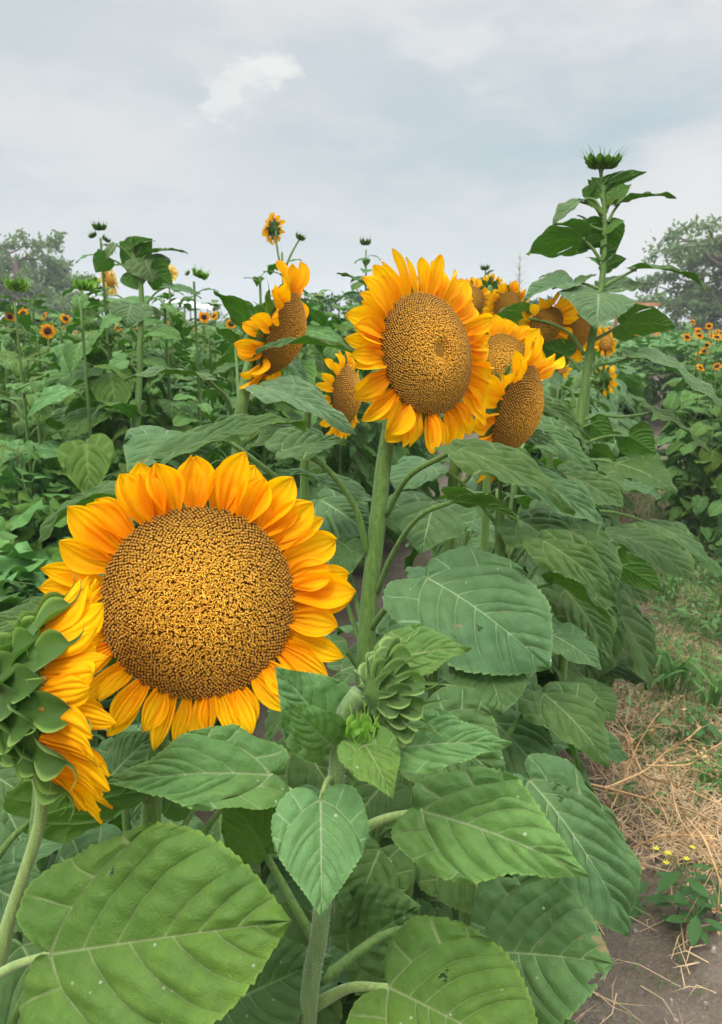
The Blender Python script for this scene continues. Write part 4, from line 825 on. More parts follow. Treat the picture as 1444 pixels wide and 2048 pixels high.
for (A, B, w, n, mt) in [((785, 225), (988, 230), 75, (.05, .95, .2), 'leaf_dusty'), ((700, 245), (625, 165), 150, (-.2, .6, -.7), 'leaf_field'), ((705, 235), (800, 150), 150, (.2, .6, -.7), 'leaf_field'), ((700, 200), (815, 165), 70, (.1, .9, .3), 'leaf_dusty'),
        ((760, 262), (803, 385), 225, (.1, .6, .7), 'leaf_dusty'), ((800, 320), (905, 400), 180, (.2, .6, -.7), 'leaf_field'), ((700, 330), (720, 420), 150, (0, .6, -.7), 'leaf_field'), ((690, 495), (665, 622), 240, (0, .7, .7), 'leaf_dusty'), ((870, 405), (1058, 466), 100, (0, .85, .5), 'leaf_dusty'),
        ((600, 180), (565, 270), 95, (-.3, .6, .6), 'leaf_dusty'), ((560, 250), (500, 330), 110, (-.3, .6, -.6), 'leaf_field'), ((620, 560), (520, 640), 150, (-.2, .7, .6), 'leaf_field'), ((800, 640), (960, 690), 180, (0, .8, .5), 'leaf_field'), ((660, 790), (560, 860), 170, (-.2, .7, .6), 'leaf_field')]:
    pb.leaf(q4(*A), q4(*B), w*.381*1.15, n, .5, .2, mt, .7, None, .004, seed=A[0])
tall('pale yellow flower in profile on a plant at the left', (212, 566), 3.9, [('petal_pale', 220, 562, (.9, .1, .35), .033)], leaves=9, z0=.6, seed=3)
tall('pale yellow flower partly hidden behind the broad dark leaves', (338, 560), 4.2, [('petal_pale', 336, 546, (.2, .3, .9), .026)], leaves=6, z0=.6, seed=4)
tall('plant with a fat lime green bud standing alone against the sky at left', (388, 565), 3.4, [('bud', 400, 551, (.35, .9, .2), .025), ('bud', 376, 547, (-.6, .5, 0), .009)], leaves=6, z0=.6, seed=5, lscale=.14)
tall('plant with a lime green spiky bud at the far left edge of the field', (28, 590), 3.3, [('bud', 32, 574, (.1, 1, .1), .034)], leaves=8, z0=.4, seed=6)
tall('plant with a lime green bud on a straight pale stem at left', (160, 590), 3.0, [('bud', 170, 574, (.2, .9, .3), .030)], leaves=9, z0=.3, seed=7, foot=(158, 590))
tall('orange flower turned away on a tall thin plant above the field, against the sky', (566, 500), 3.9, [('petal', 545, 458, (-.75, .25, -.45), .036), ('darkbud', 600, 476, (.4, .9, 0), .018)], leaves=12, lscale=.20, z0=.9, seed=8, foot=(575, 600))
tall('slender dark plant with small stacked leaves against the sky, left of the middle flower', (732, 482), 5.2, [('darkbud', 731, 486, (0, 1, .1), .026)], leaves=22, lscale=.14, z0=1.0, seed=9, name='tall_leafy_plant')
tall('small dark topped plant against the sky behind the back right flowers', (971, 535), 6.5, [('darkbud', 970, 537, (0, 1, .1), .026)], leaves=18, lscale=.13, z0=1.1, seed=10, name='tall_leafy_plant')
tall('leafy plant whose top shows behind the profile flower', (520, 560), 3.2, [], leaves=16, lscale=.17, z0=.7, seed=12, lib=NEARL)
for i, (px, py, d, lab) in enumerate([(95, 662, 4.3, 'small sunflower with a round black centre facing the camera at left'), (45, 628, 4.6, 'dark centred orange sunflower near the left edge'), (88, 632, 4.9, 'small orange flower in profile above the black centred one'), (131, 637, 5.2, 'orange sunflower tipped upward among left leaves'),
                                     (291, 636, 5.2, 'small orange sunflower left of the broad dark plant stem'), (333, 652, 5.4, 'lower small sunflower right of the broad dark plant stem'), (408, 634, 6.4, 'leftmost orange sunflower of the cluster on the horizon'), (462, 648, 5.0, 'small dark sunflower just left of the profile flower'),
                                     (236, 655, 6, 'low dark centred sunflower in mid left field'), (20, 634, 6.5, 'orange flower at the far left border of the field'), (428, 632, 6.6, 'rightmost orange sunflower of the small cluster on the horizon line')]):
    tall(lab, (px, py), d, [('petal_deep', px, py, (pr.uniform(-1.1, 1.1) if i else .1, -.05 if i == 0 else pr.uniform(-.1, .9), 1), (.020 if i == 0 else pr.uniform(.014, .023)))], leaves=12, z0=.2, seed=30+i, lscale=.14)
for i, (px, py, d, lab) in enumerate([(1386, 644, 6.5, 'topmost left sunflower of the right field cluster'), (1418, 652, 6.4, 'small sunflower at the top of the right field cluster'), (1374, 674, 6.2, 'small sunflower in the right field, at the left of its row'), (1399, 671, 6.0, 'round dark centred sunflower in the middle of the right field cluster'),
                                     (1434, 674, 6.1, 'orange sunflower at the right border, upper'), (1414, 690, 6.0, 'small sunflower below the round dark centred one'), (1434, 732, 5.4, 'dark centred sunflower lowest at the right border'), (1401, 735, 5.6, 'tiny yellow bloom left of the lowest border sunflower'), (1410, 702, 6.3, 'yellow orange bloom low in the right field cluster')]):
    tall(lab, (px, py), d, [('petal_deep', px, py, (pr.uniform(-1.1, .8), pr.uniform(-.2, .9), 1), pr.uniform(.012, .019))], leaves=16, z0=.1, seed=60+i, lscale=.15)

# ---- far field as one mass
def far_field():
    r = np.random.default_rng(9); n = 60000; y = 12+r.random(n)**1.6*110; x = (r.random(n)*2-1)*(3+y*.62)+y*.0
    z = .75+r.random(n)*.55+np.where(y > 60, .1, 0); s = r.uniform(.08, .17, n)*(1+y/60); a = r.uniform(0, 6.28, n); tl = r.normal(0, .5, n)
    d = np.stack([np.cos(a), np.sin(a), tl*.6], -1)*s[:, None]; w = np.stack([-np.sin(a), np.cos(a), r.normal(0, .3, n)], -1)*s[:, None]*.45; c = np.stack([x, y, z], -1)
    v = np.stack([c-d, c-w*.9-d*.3, c+d, c+w*.9-d*.3], 1).reshape(-1, 3); mb = MB(); mb.add(v, [np.arange(n*4).reshape(-1, 4)], {'vein': 0})
    m = 700; y = 15+r.random(m)**1.5*60; x = (r.random(m)*2-1)*(3+y*.55); z = 1.28+r.random(m)*.15; s = r.uniform(.04, .07, m)
    seg = 8; a = np.linspace(0, 2*math.pi, seg, endpoint=False)
    v = np.stack([np.stack([x+np.cos(q)*s*(1 if i % 2 else .75), y-.02+0*x, z+np.sin(q)*s*(1 if i % 2 else .75)], -1) for i, q in enumerate(a)], 1).reshape(-1, 3); mb.add(v, [np.arange(m*seg).reshape(-1, seg)], mi=1)
    v = np.stack([np.stack([x+np.cos(q)*s*.4, y-.035+0*x, z+np.sin(q)*s*.4], -1) for q in a], 1).reshape(-1, 3); mb.add(v, [np.arange(m*seg).reshape(-1, seg)], mi=2)
    o = obj('far_sunflower_field', mb.me('far_sunflower_field', [M['leaf_field'], M['petal_deep'], M['disc_dark']], False)); o['kind'] = 'stuff'; o['label'] = 'distant rows of the sunflower field up to the horizon'; o['category'] = 'field'
far_field()

# ---- trees on the horizon
M['bark'] = simple('bark_brown', (.12, .09, .07), .9, .3, 8)
def tree(label, x, y, H, W, seed, dens=1.0, lean=0, fl=.16, name='leafy_tree', cols=('tree_leaf',)):
    r = np.random.default_rng(seed); t = thing(name, label, 'tree', (x, y, 0)); mb = MB(); tips = []
    def limb(p, d, L, rad, lvl):
        n = 5; pts = [p]; dd = d.copy()
        for i in range(n): dd = nrm(dd+r.normal(size=3)*.16+[0, 0, .05 if lvl < 2 else -.06]); pts.append(pts[-1]+dd*L/n)
        v, f = tube(pts, [rad, rad*.45], 6); mb.add(v, f)
        if lvl >= 3: tips.extend(pts[2:]); return
        for k in range(4 if lvl else 7):
            q = pts[int(r.integers(2, n+1))]; a = r.uniform(0, 6.28); s = r.uniform(.5, 1.1); limb(q, nrm(dd*.55+np.array([math.cos(a)*s*W/H*1.7, math.sin(a)*s*W/H*1.7, r.uniform(-.1, .5)])), L*r.uniform(.5, .72), rad*.42, lvl+1)
    limb(np.array([0, 0, -.1]), nrm(np.array([lean, 0, 1.])), H*.45, H*.03, 0)
    tips = np.array(tips); k_ = np.array([W*.5/np.percentile(np.abs(tips[:, 0]), 92), W*.5/np.percentile(np.abs(tips[:, 1]), 92), H*.97/tips[:, 2].max()]); tips = tips*k_
    mb.v = [q*k_ for q in mb.v]; obj('trunk', mb.me('trunk', [M['bark']]), t)
    n = int(len(tips)*26*dens); c = tips[r.integers(len(tips), size=n)]+r.normal(size=(n, 3))*H*.026*[1, 1, .8]
    s = r.uniform(.5, 1.2, n)[:, None]*fl; a = r.normal(size=(n, 3)); a /= np.linalg.norm(a, axis=1)[:, None]; b = np.cross(a, r.normal(size=(n, 3))); b /= np.linalg.norm(b, axis=1)[:, None]
    v = np.stack([c-a*s, c-b*s*.38, c+a*s, c+b*s*.38], 1).reshape(-1, 3)
    obj('crown', mesh('crown', v, [np.arange(n*4).reshape(-1, 4)], smooth=False, mats=[M[cols[0]]]), t); return t
def tl_mat(name, a, b):
    s = Mat(name); n = s.noise(.9, 4); n2 = s.nd('ShaderNodeNewGeometry').outputs['Random Per Island']
    col = s.mix(s.rng(n, .3, .7), a, b); col = s.hsv(col, .5, 1, s.rng(n2, 0, 1, .7, 1.35)); return s.fin(col, .6, .2, .25, tuple(min(1, c*1.6) for c in b))
M['tree_leaf'] = tl_mat('tree_leaf_grey_green', (.085, .15, .05), (.145, .215, .08)); M['bush_leaf'] = tl_mat('bush_leaf_dark', (.045, .10, .045), (.08, .15, .06))
def at(px, d): return (px-CX)/F_PX*d, d/cp*1.0
for (px, top, d, W, lab, sd, nm) in [(50, 452, 30, 5.0, 'rounded grey green tree beyond the field at the far left', 1, 'leafy_tree'), (130, 492, 31, 3.4, 'lower tree just right of the rounded far left tree', 2, 'leafy_tree'), (-60, 470, 32, 4.5, 'tree cut by the left edge beyond the field', 3, 'leafy_tree'),
        (1395, 492, 28, 3.4, 'feathery tree with a dark trunk beyond the right field', 4, 'leafy_tree'), (1470, 415, 27, 4.5, 'tall tree cut by the right edge', 5, 'leafy_tree')]:
    x, y = at(px, d); Ht = CAM_H+d*(((CY-top)/F_PX)*cp-sp_); tree(lab, x, y, Ht, W, sd, .42, fl=.13 if d < 29 else .14, name=nm)
for (px, top, d, W, lab, sd) in [(905, 552, 14, 1.6, 'dark bush behind the back right flowers', 11), (770, 560, 13, 1.2, 'dark bush left of the middle flower top', 12), (690, 590, 18, 2.4, 'low dark shrub on the horizon in the middle', 13), (630, 585, 16, 2, 'low shrub on the horizon left of the middle flower', 14), (1060, 592, 17, 2, 'low shrub on the horizon left of the tall plant', 15)]:
    x, y = at(px, d); Ht = CAM_H+d*(((CY-top)/F_PX)*cp-sp_); tree(lab, x, y, Ht, W, sd, .5, fl=.07, name='bush', cols=('bush_leaf',))

# ---- structures far behind
M['tent'] = simple('white_fabric', (.8, .8, .8), .6, .05); M['wood'] = simple('orange_brown_wood', (.40, .19, .10), .7, .3, 5); M['grey'] = simple('grey_metal', (.35, .36, .38), .5, .1)
def tunnel():
    a = P(338, 599, 40); b = P(432, 611, 40); t = thing('field_canopy', 'long low white fabric roof far behind the left field', 'canopy', ((a[0]+b[0])/2, a[1], 0)); w = (b[0]-a[0])
    mb = MB(); n = 14; x = np.linspace(-w/2, w/2, n); top = np.linspace(a[2], b[2], n)+np.abs(np.sin(np.linspace(0, 9.4, n)))*.05
    vs = []
    for i in range(n): vs += [(x[i], -1.6, top[i]-.22), (x[i], 0, top[i]), (x[i], 1.6, top[i]-.22)]
    mb.add(vs, [grid_faces(n, 3)]); obj('roof', mb.me('roof', [M['tent']], False), t)
    for i in range(0, n, 2): v, f = tube([(x[i], -1.62, top[i]-.20), (x[i], 0, top[i]+.02), (x[i], 1.62, top[i]-.20)], .025, 4); obj('roof_rib', mesh('roof_rib', v, f, mats=[M['grey']]), t)
    for i in (0, 4, 9, 13):
        for s in (-1.55, 1.55): v, f = tube([(x[i], s, -.1), (x[i], s, top[i]-.24)], .04, 6); obj('post', mesh('post', v, f, mats=[M['grey']]), t)
tunnel()
def stand():
    a = P(1235, 612, 16); b = P(1308, 606, 16); t = thing('wooden_stand', 'small orange brown wooden roofed stand behind the tall budding plant', 'stand', ((a[0]+b[0])/2, a[1], 0)); w = b[0]-a[0]; h = b[2]
    def bx(name, x0, x1, y0, y1, z0, z1, m):
        v = [(x, y, z) for x in (x0, x1) for y in (y0, y1) for z in (z0, z1)]; return obj(name, mesh(name, v, [[(0, 1, 3, 2), (4, 6, 7, 5), (0, 4, 5, 1), (2, 3, 7, 6), (0, 2, 6, 4), (1, 5, 7, 3)]], smooth=False, mats=[M[m]]), t)
    bx('roof', -w/2, w/2, -.35, .35, h-.07, h, 'wood'); bx('sign_board', -w*.1, w*.42, -.38, -.355, h-.24, h-.075, 'tent')
    for x in (-w/2+.05, w/2-.09):
        for y in (-.3, .26): bx('post', x, x+.05, y, y+.05, -.1, h-.072, 'wood')
    bx('counter', -w/2+.12, w/2-.12, -.28, .25, .85, .9, 'wood')
stand()
def pole():
    c = P(1105, 596, 22); t = thing('metal_pole', 'thin grey metal pole between the back right flowers and the tall plant', 'pole', (c[0], c[1], 0)); v, f = tube([(0, 0, -.1), (0, 0, c[2])], .035, 8); obj('post', mesh('post', v, f, mats=[M['grey']]), t)
    v, f = lathe([(.0, c[2]+.05), (.055, c[2]+.03), (.06, c[2]-.02), (.036, c[2]-.03)], 8); obj('cap', mesh('cap', v, f, mats=[M['grey']]), t)
pole()
def plume():
    c = P(1040, 505, 5.5); t = thing('grass_plume', 'pale feathery grass seed plume against the sky between the flowers', 'grass plume', (c[0], c[1], 0)); M['plume'] = simple('plume_pale', (.55, .56, .48), .8, .1)
    r = np.random.default_rng(3); v, f = tube([(0, 0, 0), (.02, 0, c[2]*.6), (0, 0, c[2])], [.006, .0022], 5, 12); obj('stem', mesh('stem', v, f, mats=[M['stem_pale']]), t); mb = MB()
    for k in range(60):
        z = c[2]-.28*r.random(); a = r.uniform(0, 6.28); l = (.03+.10*(c[2]-z)/.28)*r.uniform(.5, 1.1); e = np.array([math.cos(a)*l, math.sin(a)*l, l*.55])
        v, f = tube([np.array([0, 0, z]), np.array([0, 0, z])+e*.5+[0, 0, l*.25], np.array([0, 0, z])+e], [.0013, .0007], 3); mb.add(v, f)
    obj('seed_head', mb.me('seed_head', [M['plume']]), t)
plume()

# ---- lobed weeds low at the left
def lobed(n=40, lob=5, depth=.35, r=None):
    th = np.linspace(-2.7, 2.7, n); rad = (1-depth*(1-np.abs(np.cos(th*lob/2/2.7*2.7*.58*2)))**1.0)*(1-.18*np.abs(th)/2.7); rad = rad*(1+.05*np.sin(th*21))
    v = [(0, 0, 0)]; 
    for k in (.5, 1): v += [(rad[i]*k*math.cos(th[i]), rad[i]*k*math.sin(th[i]), .10*k*math.cos(th[i]*lob*.58*2)*k-.12*k*k) for i in range(n)]
    q = [(1+i, 1+n+i, 2+n+i, 2+i) for i in range(n-1)]; tr = [(0, 1+i, 2+i) for i in range(n-1)]; return np.array(v), [np.array(q), np.array(tr)]
def weed(label, H, n, seed, group, L=.055):
    r = np.random.default_rng(seed); t = thing('lobed_weed', label, 'weed', (0, 0, 0), group); st, fo = MB(), MB(); lv, lf = lobed()
    for s in range(5):
        a = r.uniform(0, 6.28); sp = r.uniform(.02, .22); top = np.array([math.cos(a)*sp, math.sin(a)*sp, H*r.uniform(.7, 1)]); pts = spline([(0, 0, 0), top*[.6, .6, .5], top], 12); v, f = tube(pts, [.005, .002], 5); st.add(v, f)
        for k in range(n//5):
            i = int(r.integers(3, 12)); c = pts[i]; b = r.uniform(0, 6.28); l = r.uniform(.04, .11); e = c+[math.cos(b)*l, math.sin(b)*l, r.uniform(0, .05)]; v, f = tube([c, e], .0013, 3); st.add(v, f)
            S = L*r.uniform(.6, 1.25); m = np.array(Matrix.Rotation(b, 3, 'Z') @ Matrix.Rotation(r.normal()*.35+.25, 3, 'Y') @ Matrix.Rotation(r.normal()*.3, 3, 'X')); fo.add((m @ (lv*S).T).T+e, lf, {'vein': 0})
    obj('stem', st.me('stem', [M['stem']]), t); obj('foliage', fo.me('foliage', [M['weed_leaf']]), t); return t
GW = 'lobed weeds growing in front of the left field'
W_ = [weed('knee high weed with lobed leaves in front of the left field', H, 60, 500+i, GW, L) for i, (H, L) in enumerate([(.9, .075), (1.05, .08), (.72, .065)])]
for i in range(64):
    y = pr.uniform(1.9, 3.7); x = -.98+.33*(y-2.3)+pr.uniform(-.75, .28); place(W_, i % 3, x, y, pr.uniform(.8, 1.2))
# ------------------------------------------------------------------ the path: litter, grass, weeds, dry stalks
M['straw'] = simple('straw_tan', (.50, .34, .19), .8, .3, 12); M['dry'] = simple('dry_stalk_tan', (.56, .34, .16), .75, .25, 25)
M['grass'] = tl_mat('grass_green', (.06, .15, .03), (.13, .25, .06)); M['cover'] = tl_mat('cover_green', (.06, .14, .04), (.13, .24, .07))
M['stone'] = simple('pebble_grey', (.34, .28, .24), .9, .3, 30); M['yellow'] = simple('small_yellow_flower', (.62, .55, .03), .6, .1)
def stuff(name, me, label, cat): o = obj(name, me); o['kind'] = 'stuff'; o['label'] = label; o['category'] = cat; return o
def gzv(x, y): return np.array([gz(a, b) for a, b in zip(x, y)])
def strips(n, r, xf, L, w, up, seg=3, mat='straw', curl=.5, flat=True):
    x, y = xf(n); z = gzv(x, y); mb = MB(); l = r.uniform(.5, 1.2, n)*L; a = r.uniform(0, 6.28, n); b = a+r.normal(0, curl, n)
    el = r.uniform(*up, n); p0 = np.stack([x, y, z+.004], -1); d1 = np.stack([np.cos(a)*np.cos(el), np.sin(a)*np.cos(el), np.sin(el)], -1); e2 = el-abs(curl)*r.uniform(.3, 1.2, n)*(0 if flat else 1)
    d2 = np.stack([np.cos(b)*np.cos(e2), np.sin(b)*np.cos(e2), np.sin(e2)], -1); p1 = p0+d1*(l*.5)[:, None]; p2 = p1+d2*(l*.5)[:, None]; p2[:, 2] = np.maximum(p2[:, 2], z+.004)
    if flat: p1[:, 2] += .006+r.random(n)*.02; p2[:, 2] += r.random(n)*.01
    sd = np.stack([-np.sin(a), np.cos(a), r.normal(0, .3, n)], -1)*(w*r.uniform(.6, 1.3, n))[:, None]
    v = np.stack([p0-sd, p0+sd, p1+sd*.8, p1-sd*.8, p2+sd*.12, p2-sd*.12], 1).reshape(-1, 3); i = np.arange(n)[:, None]*6
    return v, [np.concatenate([i+[0, 1, 2, 3], i+[3, 2, 4, 5]])]
rp = np.random.default_rng(21)
def path_xy(lo=.35, hi=1.9, y0=1.5, y1=9, pw=1.3, right=0.0):
    def f(n): y = y0+rp.random(n)**pw*(y1-y0); e = .36*(y-1.6); u = rp.random(n)**(1-right*.6 if right >= 0 else 1); return .40+e*.9+lo-.35+u*(hi-lo), y
    return f
def patchy(f, thr, sc=1.3, ph=0):
    def g(n):
        x, y = f(n*4); v = np.sin(x*sc*3.1+ph)*np.cos(y*sc*2.3+ph*2)+.6*np.sin(x*sc*7+y*sc*5+ph)+rp.normal(size=len(x))*.35; i = np.where(v > thr)[0][:n]; return x[i], y[i]
    return g
v, f = [], []
mb = MB()
for (n, fn) in ((1500, path_xy(.5, 1.7, 2.3, 4.2, 1)), (8500, patchy(path_xy(.2, 1.7, 3.2, 9.5, 1.0), -.1)), (1100, path_xy(.2, 1.7, 1.4, 4, 1))):
    x, y = fn(n); q, ff = strips(len(x), rp, lambda k, x=x, y=y: (x, y), .16, .0016, (0, .12)); mb.add(q, ff)
xs_, ys_ = [], []
for _ in range(1150):
    g_ = G(1180+rp.random()**.7*330, 1390+rp.random()*330); xs_.append(g_[0]); ys_.append(g_[1])
xs_, ys_ = np.array(xs_), np.array(ys_); q, ff = strips(len(xs_), rp, lambda k: (xs_, ys_), .20, .0019, (0, .22)); q = q+[0, 0, .01]; mb.add(q, ff)
stuff('straw_litter', mb.me('straw_litter', [M['straw']], False), 'dry straw and dead stems strewn over the path', 'straw')
mb = MB()
for (n, fn, L, w, up) in ((5200, patchy(path_xy(.55, 1.9, 2.3, 5.6, 1, .5), .2, 1.1, 1), .13, .0016, (.5, 1.5)), (3000, path_xy(.7, 2.0, 2.6, 5.5, 1, .6), .17, .0024, (.4, 1.4)), (5200, patchy(path_xy(.3, 2.0, 3.2, 10, 1, .4), .05, 1.0, 3), .16, .002, (.5, 1.5)), (700, path_xy(.5, 1.7, 1.4, 2.8, 1), .07, .0013, (.3, 1.4))):
    x, y = fn(n); q, ff = strips(len(x), rp, lambda k, x=x, y=y: (x, y), L, w, up, flat=False, curl=.8); mb.add(q, ff)
stuff('grass', mb.me('grass', [M['grass']], False), 'thin green grass growing in patches on the path', 'grass')
# low broad leaved cover
mb = MB(); x, y = patchy(path_xy(.5, 2.2, 2.3, 9, .9, .7), .0, 1.2, 5)(14000); n = len(x); z = gzv(x, y)+rp.random(n)**1.5*.13; s_ = rp.uniform(.012, .032, n)[:, None]; a = rp.uniform(0, 6.28, n)
d = np.stack([np.cos(a), np.sin(a), rp.normal(0, .4, n)], -1)*s_; w = np.stack([-np.sin(a), np.cos(a), rp.normal(0, .4, n)], -1)*s_*.5; c = np.stack([x, y, z], -1)
mb.add(np.stack([c-d, c-w, c+d, c+w], 1).reshape(-1, 3), [np.arange(n*4).reshape(-1, 4)]); stuff('ground_cover', mb.me('ground_cover', [M['cover']], False), 'low small leaved green weeds carpeting the right side of the path', 'ground cover')
mb = MB(); x, y = path_xy(.1, 1.9, 1.4, 6, 1)(900); th = np.linspace(0, 6.28, 6, endpoint=False)
for i in range(len(x)):
    r_ = rp.uniform(.003, .011)*(1 if rp.random() < .93 else 2); z = gz(x[i], y[i]); k = rp.uniform(.7, 1.3, 6)
    v = [(x[i]+math.cos(t)*r_*k[j], y[i]+math.sin(t)*r_*k[j]*.8, z-.002) for j, t in enumerate(th)]+[(x[i]+math.cos(t)*r_*k[j]*.6, y[i]+math.sin(t)*r_*k[j]*.5, z+r_*.7) for j, t in enumerate(th)]
    mb.add(v, [grid_faces(2, 6, 0, True), [[6, 7, 8, 9, 10, 11]]])
stuff('pebbles', mb.me('pebbles', [M['stone']], False), 'small pebbles and soil clods scattered on the path', 'pebbles')
# dry stalks
q8 = lambda x, y: (1044+x*.414, 1200+y*.414)
DRY = [([(340, 420), (500, 620), (540, 740), (600, 850), (760, 900), (980, 1000)], 4.2, 'thickest dry tan stalk, running from the leaf edge down to the right border'),
       ([(230, 870), (420, 910), (640, 970), (820, 1020), (1000, 1110)], 3.6, 'long dry tan stalk crossing low under the thick one'),
       ([(400, 910), (600, 820), (700, 730), (800, 670), (865, 610)], 3.0, 'dry stalk rising to the upper right with a forked tip'),
       ([(600, 800), (800, 795), (880, 740), (980, 680)], 2.6, 'short dry stalk ending at the right border above the others'),
       ([(380, 690), (500, 770), (650, 960), (720, 1120), (760, 1290)], 2.6, 'thin dry stalk curving steeply downward through the tangle'),
       ([(530, 1200), (690, 1140), (930, 1140)], 3.4, 'broken off dry stalk lying level, blunt end at left'),
       ([(790, 1050), (880, 1160), (950, 1340), (990, 1440)], 3.2, 'dry stalk bending down along the right border'),
       ([(720, 880), (760, 1050), (900, 1240), (990, 1360)], 2.2, 'thin dry stalk behind the one along the right border'),
       ([(350, 480), (420, 620), (460, 720), (540, 760), (500, 630), (525, 450)], 2.2, 'kinked dry stalk with an upright tip near the leaf edge'),
       ([(430, 1010), (500, 850), (560, 700), (650, 560), (700, 520)], 2.0, 'slender upright dry stalk with curled brown seed tips')]
for k, (pts, rr, lab) in enumerate(DRY):
    hz = .10+.05*(k % 4); P3 = [G(*q8(*p), hz+.05*math.sin(i*1.7+k)) for i, p in enumerate(pts)]; c0 = P3[0].copy(); c0[2] = gz(c0[0], c0[1])
    t = thing('dry_stalk', lab, 'dry stalk', c0, 'dry stalks tangled beside the path'); path = spline(P3, 26)-c0; v, f = tube(path+rp.normal(size=path.shape)*.002, [rr*.0011, rr*.0007], 6); obj('stem', mesh('stem', v, f, mats=[M['dry']]), t)
    mb = MB()
    for j in range(11):
        i = int(rp.integers(3, 25)); dr = nrm(path[min(i+1, 25)]-path[i-1]); e = path[i]; L = rp.uniform(.05, .17); sd = nrm(np.cross(dr, rp.normal(size=3))); tw = [e, e+(dr*.6+sd*.6)*L*.5, e+(dr*.8+sd*.9)*L+[0, 0, -.02]]
        v, f = tube(tw, [.0014, .0006], 4, 7); mb.add(v, f); 
        for m_ in range(4):
            c = tw[2]+rp.normal(size=3)*.008; s_ = .005; mb.add([c+rp.normal(size=3)*s_ for _ in range(4)], [[[0, 1, 2, 3]]])
    t.children[0].data.materials.clear(); mb.add(*tube(path, [rr*.0011, rr*.0007], 6)); t.children[0].data = mb.me('stem', [M['dry']])
# grass tufts with broad blades
def tuft(label, px, py, n, L, w, seed, H=1.0):
    r = np.random.default_rng(seed); g = G(px, py, 0); t = thing('grass_tuft', label, 'grass tuft', (g[0], g[1], gz(g[0], g[1])), 'broad bladed grass tufts on the path')
    for k in range(n):
        a = r.uniform(0, 6.28); l = L*r.uniform(.6, 1.1); b = (r.normal()*.03, r.normal()*.03, 0); o = r.uniform(.25, .8); ps = spline([b, (b[0]+math.cos(a)*l*.35*o, b[1]+math.sin(a)*l*.35*o, l*.55*H), (b[0]+math.cos(a)*l*o, b[1]+math.sin(a)*l*o, l*.55*H*(1.1-o*.5))], 10)
        sd = np.array([-math.sin(a), math.cos(a), 0]); wd = w*np.sin(np.pi*np.linspace(.08, 1, 10))**.6; v = np.concatenate([ps-sd*wd[:, None]+[0, 0, .002], ps, ps+sd*wd[:, None]+[0, 0, .002]]).reshape(3, 10, 3).transpose(1, 0, 2).reshape(-1, 3)
        obj('blade', mesh('blade', v, [grid_faces(10, 3)], mats=[M['grass']]), t)
for i, (lab, px, py, n, L, w) in enumerate([('largest bright green broad bladed grass tuft at the right of the path', 1345, 1375, 26, .36, .008), ('broad bladed grass tuft cut by the right border, beside the largest tuft', 1430, 1405, 20, .32, .008), ('small grass tuft in front of the largest tuft', 1385, 1440, 14, .2, .006), ('small grass tuft half under the dry stalks', 1290, 1490, 14, .16, .0045), ('narrow grass tuft at the path edge by the drooping leaves', 1225, 1330, 16, .2, .0045), ('grass tuft under the dry stalks at the right border', 1425, 1560, 16, .2, .005), ('grass tuft high on the path in front of the right field', 1340, 1200, 18, .3, .005)]): tuft(lab, px, py, n, L, w, 70+i)
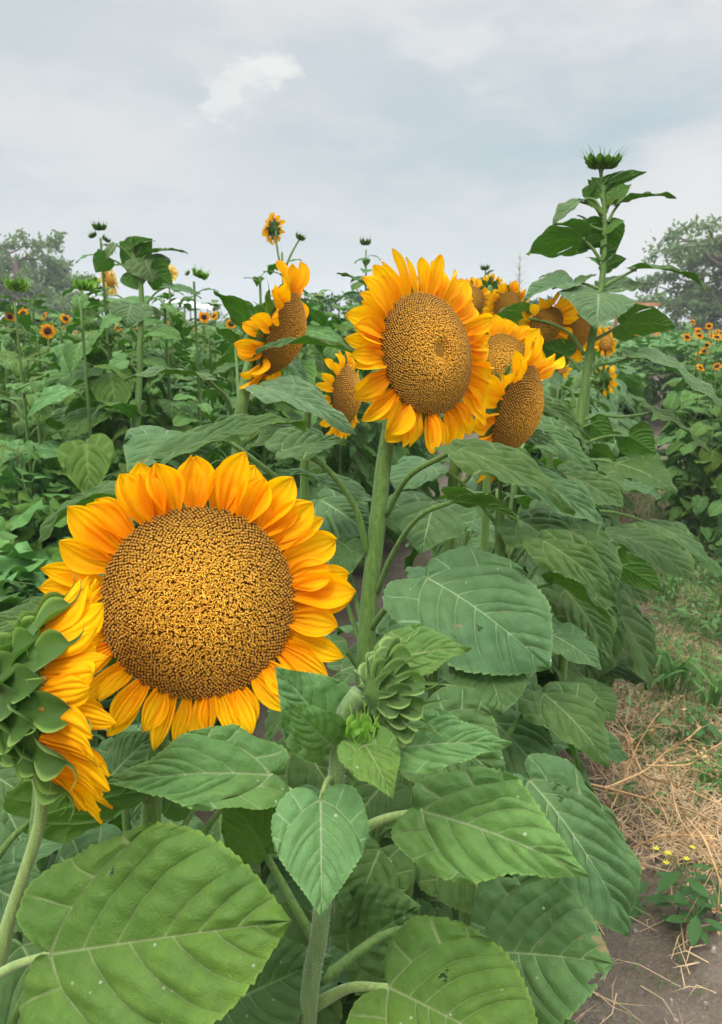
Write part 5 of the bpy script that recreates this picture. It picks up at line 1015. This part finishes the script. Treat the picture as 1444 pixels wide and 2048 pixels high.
def herb(label, px, py, seed, flowers, H=.16, n=12, group=None):
    r = np.random.default_rng(seed); g = G(px, py, 0); t = thing('small_weed', label, 'weed', (g[0], g[1], gz(g[0], g[1])), group); sm = MB(); u = np.linspace(0, 1, 8)
    for k in range(n):
        a = k*2.4; z = H*(.15+.8*k/n); e = np.array([math.cos(a)*.02, math.sin(a)*.02, z]); l = r.uniform(.04, .075); w = l*.24; dn = r.uniform(-.5, .4); d = np.array([math.cos(a), math.sin(a), -dn]); sd = np.array([-math.sin(a), math.cos(a), 0])
        pr_ = w*np.sin(np.pi*np.clip(u*.95+.03, 0, 1))**.8; ps = e+d*(u*l)[:, None]-np.array([0, 0, 1])*(u**2*l*.3)[:, None]; v = np.stack([ps-sd*pr_[:, None]+[0, 0, .003], ps, ps+sd*pr_[:, None]+[0, 0, .003]], 1).reshape(-1, 3); obj('leaf', mesh('leaf', v, [grid_faces(8, 3)], {'vein': np.zeros(24)}, mats=[M['weed_leaf']]), t)
        v, f = tube([(0, 0, z-.015), e], .0012, 4); sm.add(v, f)
    v, f = tube([(0, 0, -.02), (0, 0, H)], [.0025, .0015], 5); sm.add(v, f)
    for k in range(flowers):
        c = np.array([r.normal()*.045, r.normal()*.03, H+r.uniform(-.01, .05)]); v, f = tube([(0, 0, H*.8), c], .001, 4); sm.add(v, f)
        mb = MB(); 
        for j in range(6): a = j*1.05; mb.add([c, c+[math.cos(a-.4)*.006, math.sin(a-.4)*.006, .001], c+[math.cos(a)*.010, math.sin(a)*.010, .002], c+[math.cos(a+.4)*.006, math.sin(a+.4)*.006, .001]], [[[0, 1, 2, 3]]])
        obj('flower', mb.me('flower', [M['yellow']]), t)
    obj('stem', sm.me('stem', [M['stem']]), t)
herb('small weed with tiny yellow flowers at lower right of the path', 1352, 1870, 1, 6, .19, 14)
herb('broad leaved weed cut by the right border below the yellow flowered one', 1425, 1860, 2, 0, .14, 12)
herb('small leafy weed just below the small yellow flowers', 1385, 1905, 3, 0, .10, 10)
herb('leafy weed standing among the broad grass tufts', 1400, 1470, 4, 0, .16, 14)
herb('low weed under the drooping leaf tip at lower right', 1270, 1820, 5, 0, .06, 8)
# FIELD_END
# ------------------------------------------------------------------ haze
def haze():
    v = [(x, y, z) for x in (-280, 280) for y in (-280, 280) for z in (-1.6, 14.0)]
    me = mesh('haze', v, [[(0, 1, 3, 2), (4, 6, 7, 5), (0, 4, 5, 1), (2, 3, 7, 6), (0, 2, 6, 4), (1, 5, 7, 3)]], smooth=False)
    m = bpy.data.materials.new('haze_air'); m.use_nodes = True; nt = m.node_tree; nt.nodes.remove(nt.nodes['Principled BSDF']); p = nt.nodes.new('ShaderNodeVolumePrincipled')
    p.inputs['Color'].default_value = (.92, .95, 1, 1); p.inputs['Density'].default_value = .0025; nt.links.new(p.outputs[0], nt.nodes['Material Output'].inputs['Volume'])
    me.materials.append(m); o = obj('haze', me); o['kind'] = 'stuff'; o['label'] = 'thin pale haze in the air over the field'; o['category'] = 'haze'
haze()
